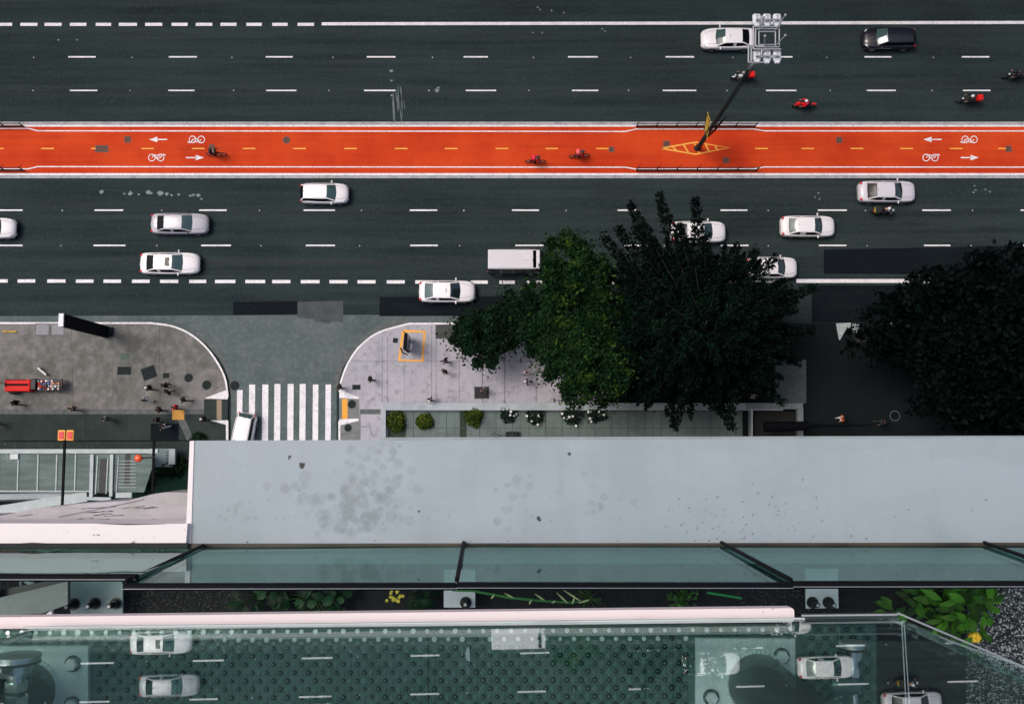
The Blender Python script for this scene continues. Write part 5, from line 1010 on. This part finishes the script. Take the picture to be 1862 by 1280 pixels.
# plants in the planter
def pleaf(mb,base,d,L_,w,droop=.3,mi=0):
    d=Vector(d).normalized(); s=d.cross(Vector((0,0,1))).normalized(); prof=[(0,.08),(.2,.6),(.45,1),(.7,.8),(.9,.35),(1,0.03)]; vs=[]
    for t,k in prof:
        c=base+d*L_*t+Vector((0,0,-droop*L_*t*t)); vs+=[c+s*w*k/2+Vector((0,0,.12*w*k)),c,c-s*w*k/2+Vector((0,0,.12*w*k))]
    mb.add(vs,[(3*i+j,3*i+j+1,3*i+4+j,3*i+3+j) for i in range(5) for j in(0,1)],mi,True)
def plant(px,py,r_px,n,m,label,Ls,ws,seed,hz=.12,cat='plant',extra=None):
    z=ZPl; c=P(px,py,z+hz*.6); o=empty('leafy_plant',(c.x,c.y,z),0,label,cat,'plants in the terrace planter'); r=random.Random(seed); lf=[MB(),MB(),MB()]; st=MB()
    for _ in range(n):
        a=r.uniform(0,6.28); q=r.random()**.6*r_px*(H-z)/FPX; b=Vector((math.cos(a)*q,math.sin(a)*q,r.uniform(.3,1.1)*hz)); aa=a+r.gauss(0,.9); 
        pleaf(lf[r.randrange(3)],b,(math.cos(aa),math.sin(aa),r.uniform(-.1,.5)),r.uniform(*Ls),r.uniform(*ws),r.uniform(.1,.6)); 
        if r.random()<.5: st.tube([(b.x*.2,b.y*.2,0),b],[.003,.0015],5)
    st.build('stem',mat('green_stem',(.05,.13,.02),.6),o)
    for k in range(3): lf[k].build('foliage',m[k],o)
    return o
def tri(name,c): return [mat(name+'_leaf_%s'%k,tuple(v*f for v in c),.55,var=.25,scale=30,spec=.2) for k,f in(('dark',.5),('mid',1),('light',1.7))]
TB=tri('bright',(.024,.085,.005)); TD=tri('deep',(.004,.026,.007))  # deep leaves: colour darkened to carry the shade they grow in
plant(1752,1108,46,70,TB,'large bright green plant left of the gravel',(.05,.085),(.024,.04),1,.3)
plant(1715,1092,28,20,TB,'bright green leaves beside the black rail at the lower right',(.06,.11),(.03,.05),12,.22)
plant(1690,1095,45,26,tri('olive',(.02,.06,.012)),'dull olive plant in the shade left of the bright one',(.05,.09),(.02,.04),13,.12)
plant(1640,1118,14,6,TB,'small leaf sprig at the right corner of the upper glass',(.05,.09),(.03,.045),14,.5)
plant(470,1088,38,26,TD,'dark round-leaved plant behind the pinkish rail, leftmost',(.04,.07),(.03,.05),2,.15)
plant(560,1090,45,34,TD,'dark round-leaved plant left of the yellow flowers',(.04,.07),(.03,.05),3,.15)
plant(625,1095,18,8,TD,'small dark leaf clump in the middle of the soil strip',(.04,.06),(.03,.05),4,.12)
plant(745,1085,30,14,TD,'dark leaves right of the yellow flowers',(.05,.08),(.025,.04),5,.15)
plant(1240,1085,28,60,tri('fine',(.02,.07,.012)),'fine-leaved low plant left of the green stick',(.012,.022),(.008,.014),6,.06)
plant(1070,1088,30,40,tri('wiry',(.02,.03,.018)),'wiry dark plant at the tip of the bamboo stem',(.02,.05),(.003,.006),7,.08)
o=empty('flower_head',P(718,1088,ZPl),0,'yellow fennel flower head between dark leaves','flower'); fm=MB(); smb=MB(); rr3=random.Random(3)
for k in range(17):
    x,y=718+rr3.uniform(-15,15),1084+rr3.uniform(-11,11); c=P(x,y,ZPl+.32)-o.location; smb.tube([(0,0,.1),c*.6,c],.0012,4)
    for j in range(6): a=j*math.pi/3; fm.ball(c+Vector((.0042*math.cos(a),.0042*math.sin(a),0)),(.0032,.0032,.0024),6,4)
fm.build('blossom',mat('fennel_yellow',(.62,.52,.06),.6),o); smb.build('stem',mat('green_stem2',(.08,.18,.03),.6),o)
o=empty('bamboo_stem',P(980,1085,ZPl),0,'long green stem with cream buds lying along the soil','plant stem'); mb=MB(); q=lambda x,y,z=ZPl+.28:P(x,y,z)-o.location
mb.tube([q(*p) for p in [(822,1073),(860,1074),(925,1086),(985,1092),(1035,1095),(1070,1093)]],[.004,.005,.006,.005,.004,.003],8); mb.build('stalk',mat('stalk_green',(.03,.16,.03),.5),o)
mb=MB()
for x0,y0,x1,y1 in((917,1078,934,1087),(900,1080,893,1088),(972,1079,990,1091),(967,1090,962,1098),(1012,1077,1032,1096),(1003,1096,1010,1092),(1024,1072,1055,1092),(1040,1098,1045,1086),(1052,1096,1072,1090)):
    a,b=q(x0,y0,ZPl+.3),q(x1,y1,ZPl+.3); mb.tube([a,a.lerp(b,.6),b],[.001,.0045,.0018],6)
mb.build('bud',mat('cream_bud',(.42,.48,.20),.5),o)
mb=MB(); a,b=P(1286,1077,ZPl+.2),P(1348,1087,ZPl+.2); mb.tube([a,a.lerp(b,.33),a.lerp(b,.66),b],[.0055,.0055,.0055,.0055],6); mb.build('garden_cane',mat('cane_green',(.02,.22,.05),.5),None,'bright green garden cane lying over the soil','cane')
o=empty('yellow_flower',P(1770,1157,ZPl+.25),0,'single yellow tulip-like bloom beside the gravel','flower'); mb=MB()
for k in range(6): a=k*math.pi/3; mb.ball((.012*math.cos(a),.012*math.sin(a),.012),(.015,.012,.024),10,6)
mb.build('petals',mat('tulip_yellow',(.72,.46,.03),.5),o); mb=MB(); mb.tube([(0,0,-.24),(.01,0,-.1),(0,0,0)],.004,6); mb.build('stem',mat('green_stem',(.05,.13,.02),.6),o)
# ------------------------------------------------------------------ upper platform, studs, plates, second glass
ZF=75.5; sF=(H-ZF)/FPX
pf=empty('steel_platform',P(800,1200,ZF),0,'green-grey studded steel platform behind the upper glass','platform'); po=pf.location; q=lambda x,y,z=ZF:P(x,y,z)-po
M_FLOOR=layered('green_platform_steel',(.080,.148,.130),[((1,1,1),2.2,.4,.62,0,.7,(.03,.09,.06)),((1,1,1),22,.45,.70,0,.7,(.12,.20,.185)),((1,1,1),90,.5,.7,0,.35,(.03,.065,.055))],rough=.7,spec=.15)
mb=MB(); mb.prism([tuple(q(x,y).xy) for x,y in [(-300,1150),(1460,1138),(1593,1136),(1597,1900),(-300,1900)]],-.03,0); mb.build('deck',M_FLOOR,pf)
mb=MB(); mb.strip([q(778,1140,ZF+.001),q(779,1500,ZF+.001)],.003); mb.build('seam',M_SEAL,pf)
st=MB(); dm=MB(); ho=MB(); wt=MB()
px=25.4; prow=15.0
for i in range(26):
    y=1147+i*prow
    for j in range(-6,62):
        x=15+j*px+(px/2 if i%2 else 0)
        if x>1590 or x<-180: continue
        if x<168 and y>1170: continue
        if 1258<x<1452 and y>1158: continue
        c=q(x,y-(x-700)*.004,ZF); r=3.9*sF*random.uniform(.8,1.1)
        if i==0 and x<1460 and (x+int(x/7)%3)>0 : (wt).cyl(c,c+Vector((0,0,.0025)),r*1.05,n=10,smooth=False); continue
        if i==1 and 400<x<1440 and random.random()<.9: wt.cyl(c,c+Vector((0,0,.0025)),r*1.05,n=10,smooth=False); continue
        st.cyl(c,c+Vector((0,0,.003)),r*1.25,r,n=10,smooth=False); ho.ball(c+Vector((-.0008,.0008,.003)),(r*.55,r*.55,.0014),8,4)
        d=q(x+px/2,y-(x-700)*.004+1,ZF); w=5.6*sF; hh_=7.4*sF; dm.add([d+Vector((w,0,0)),d+Vector((0,hh_,0)),d+Vector((-w,0,0)),d+Vector((0,-hh_,0)),d+Vector((0,0,.0042))],[(0,1,4),(1,2,4),(2,3,4),(3,0,4)])
st.build('stud',mat('dark_stud',(.003,.008,.008),.8,spec=.1),pf)['kind']='stuff'; dm.build('tread_bump',mat('tread_steel',(.10,.18,.16),.6,var=.35,scale=30,spec=.2),pf)['kind']='stuff'; ho.build('stud_head',mat('stud_head_grey',(.10,.16,.15),.4),pf)['kind']='stuff'; wt.build('pale_stud',mat('white_stud',(.75,.80,.78),.4),pf)['kind']='stuff'
G0,G1=P(60,1137,ZF),P(1633,1124,ZF)
mid=(G0+G1)/2; mid.y=P(900,1138,ZF).y; YAW=R(.65)
half=(G1-G0).length/2; dv=Vector((math.cos(YAW),math.sin(YAW),0)); nv=Vector((-dv.y,dv.x,0)); A=mid-dv*half; B_=mid+dv*half
def rail(name,u0,u1,n0,n1,z0,z1,m,rnd=0):
    f=lambda u,n_: tuple((A+dv*u+nv*n_-po).xy)
    pts=[f(u0,n0),f(u1,n0)]+([f(u1+rnd*.7,n0+rnd*.3),f(u1+rnd,n0+rnd)] if rnd else [])+([f(u1+rnd,n1-rnd),f(u1+rnd*.7,n1-rnd*.3)] if rnd else [])+[f(u1,n1),f(u0,n1)]
    mb=MB(); mb.prism(pts,z0,z1); return mb.build(name,m,pf)
uE=(P(1452,1120,ZF)-A).dot(dv)
rail('base_rail',-.25,uE,-.009,.0205,-.078,-.05,layered('pinkish_rail_paint',(.80,.69,.71),[((.4,1,1),14,.55,.75,0,.35,(.6,.48,.5)),((1,1,1),60,.66,.72,0,.6,(.3,.24,.24))],rough=.6),.006)
rail('seal_strip',-.02,uE+.012,.0065,.0095,-.002,.004,layered('grey_white_strip',(.50,.54,.54),[((.3,2,1),20,.5,.7,0,.6,(.25,.28,.28))],rough=.6))
mb=MB(); mb.cyl(q(1458,1119,ZF),q(1632,1117,ZF),.0022,n=6); mb.cyl(q(1632,1114,ZF),q(1900,1228,ZF),.0022,n=6); mb.build('glass_channel',M_GREY,pf)
mb=MB(); mb.prism([tuple(q(x,y).xy) for x,y in [(1462,1118),(1633,1116),(1633,1124),(1462,1126)]],-.02,-.002); mb.build('edge_flange',mat('dark_flange',(.02,.035,.032),.5),pf)
M_PL=layered('brushed_plate',(.66,.76,.73),[((1,1,1),7,.4,.65,0,.6,(.48,.58,.56)),((1,1,1),60,.5,.7,0,.35,(.75,.82,.8))],rough=.45,spec=.5)
def colplate(pix,bolts,cx,cy,r,label):
    c=P(cx,cy,ZF); o=empty('steel_column',c,0,label,'column','bolted steel columns'); qq=lambda x,y,z=ZF:P(x,y,z)-c
    mb=MB(); mb.prism([tuple(qq(x,y,ZF+.012).xy) for x,y in pix],.0005,.012); mb.build('base_plate',M_PL,o)
    mb=MB(); mb.cyl((0,0,.012),(0,0,1.5),r,n=40,cap=False); mb.build('shaft',mat('dark_green_column',(.012,.035,.03),.4,var=.25,scale=6),o)
    mb=MB(); rr=random.Random(int(cx))
    for k in range(46): a=k*2*math.pi/46; mb.ball((math.cos(a)*(r+.002),math.sin(a)*(r+.002),.014),(.007*rr.uniform(.8,1.2),.007,.006),6,4)
    mb.build('weld_bead',M_PL,o)
    for bx,by in bolts:
        p=qq(bx,by,ZF+.012); q_=MB(); q_.cyl(p,p+Vector((0,0,.003)),.017,n=24,smooth=False); n_=q_.build('washer',mat('washer_steel',(.03,.05,.05),.5),o); q_=MB(); q_.cyl(p+Vector((0,0,.003)),p+Vector((0,0,.013)),.0125,n=6,smooth=False); q_.cyl(p+Vector((0,0,.013)),p+Vector((0,0,.0145)),.010,n=16,smooth=False); q_.build('bolt_head',mat('bolt_zinc',(.75,.82,.80),.4,metal=.2),n_)
colplate([(-200,1176),(160,1174),(160,1420),(-200,1420)],[(133,1206),(132,1280)],58,1252,.058,'left dark column on a square bolted plate with a weld ring')
colplate([(1265,1160),(1446,1161),(1447,1420),(1265,1420)],[(1421,1192),(1293,1267)],1375,1240,.062,'right dark column on a square bolted plate by the end of the deck')
mb=MB(); mb.prism([tuple((P(x,y,ZF+.006)-P(851,1190,ZF)).xy) for x,y in [(853,1175),(848,1180),(846,1189),(848,1198),(855,1203)]],.004,.0055); o=mb.build('paper_scrap',M_LAMPW,None,'small white half-moon paper scrap lying on the studded deck','paper scrap'); o.location=P(851,1190,ZF)
# white glazing joint at the right and dark floor below
o=empty('glazing_joint',P(1645,1200,ZPl+.6),0,'pair of thin white parallel tubes at the right of the studded deck','glazing joint'); 
for dx in(0,7):
    mb=MB(); mb.cyl(P(1639.5+dx*.6,1128,ZPl+.6)-o.location,P(1650+dx,1330,ZPl+.6)-o.location,.0022,n=6); mb.build('tube',M_LAMPW,o)
# point fixings of the upper glass
def fixing(px,py,depthY,sc,label):
    z=H-abs(depthY)/.0001 if 0 else None
    t=P(px,py,0)-Vector((0,0,H)); k=-depthY/t.y*-1; k=depthY/t.y; c=Vector((0,0,H))+t*k
    o=empty('glass_fixing',c,0,label,'glass fixing','round steel fixings of the upper glass'); s=sc
    mb=MB(); mb.cyl((0,.0,0),(0,-.006,0),.042*s,n=36,smooth=False); mb.cyl((0,-.006,0),(0,-.012,0),.038*s,n=36); mb.build('outer_disc',M_CHROME,o)
    mb=MB(); mb.cyl((0,-.012,0),(0,-.016,0),.041*s,n=36); mb.build('gasket',M_RUB,o)
    mb=MB(); mb.cyl((0,-.016,0),(0,-.034,0),.030*s,.024*s,n=30); mb.cyl((0,-.034,0),(0,-.06,0),.016*s,n=24); mb.build('boss',M_CHROME,o)
    mb=MB(); mb.cyl((0,-.050,0),(0,-.066,0),.022*s,n=6,smooth=False); mb.cyl((0,-.076,0),(0,-.094,0),.024*s,n=6,smooth=False); mb.build('nut',M_CHROME,o)
    mb=MB(); mb.cyl((0,-.066,0),(0,-.15,0),.010*s,n=16)
    for k_ in range(9): mb.torus((0,-.10-.005*k_,0),.010*s,.0012,'Y',14,5)
    mb.build('threaded_rod',M_CHROME,o)
    mb=MB(); mb.tube([(-.06*s,-.085,-.01),(-.01,-.083,0),(.012,-.084,0)],[.02,.02,.016],10); mb.tube([(0,-.084,0),(-.03,-.16,-.10),(-.06,-.25,-.18)],[.015,.018,.02],10); mb.build('spider_arm',mat('arm_steel',(.10,.16,.15),.35,metal=.7),o)
# second glass: vertical, turned about one degree
ug=empty('upper_glass_guard',mid,0,'upper glass guard of green-tinted panes mirroring the street','glass guard')
up=Vector((0,0,1.35)); dn=Vector((0,0,.003))
pane(ug,A+dn,B_+dn,B_+up,A+up,M_G2)
Cc=P(1950,1252,ZF); pane(ug,B_+dn,Cc+dn,Cc+up,B_+up,M_G2); Dd=P(-60,1180,ZF); pane(ug,Dd+dn,A+dn,A+up,Dd+up,M_G2)
mb=MB(); mb.tube([A-mid+Vector((0,0,.003)),Dd-mid+Vector((0,0,.003))],.003,6); mb.build('bottom_seal',M_BLK,ug)
fixing(32,1190,-.405,1.0,'large chrome point fixing at the lower left with nuts and rod'); fixing(1550,1166,-.392,.62,'smaller chrome point fixing near the right end of the deck')
# ------------------------------------------------------------------ unseen buildings across the avenue, added to block sky light
for i,(x0,x1,h,m_) in enumerate(((-70,-22,34,'unseen pale concrete block added opposite to shade the avenue, left'),(-18,20,44,'unseen taller grey block added opposite to shade the avenue, middle'),(24,80,40,'unseen dark block added opposite to shade the avenue, right'))):
    o=empty('added_shade_building',((x0+x1)/2,Ytop+11,0),0,m_,'building'); mb=MB(); mb.box((0,10,h/2),(x1-x0,20,h)); mb.build('wall',mat('added_shade_facade_%s'%('abc'[i]),[(.22,.22,.21),(.14,.15,.16),(.07,.08,.09)][i],.8),o)  # wall of the added unseen building
    mb=MB()
    for k in range(int(h/3.6)-1):
        for j in range(int((x1-x0)/3.4)-1): mb.box((-(x1-x0)/2+3+j*3.4,-.01,4+k*3.6),(2.5,.04,2.0))
    mb.build('window',M_CARG,o)['kind']='stuff'
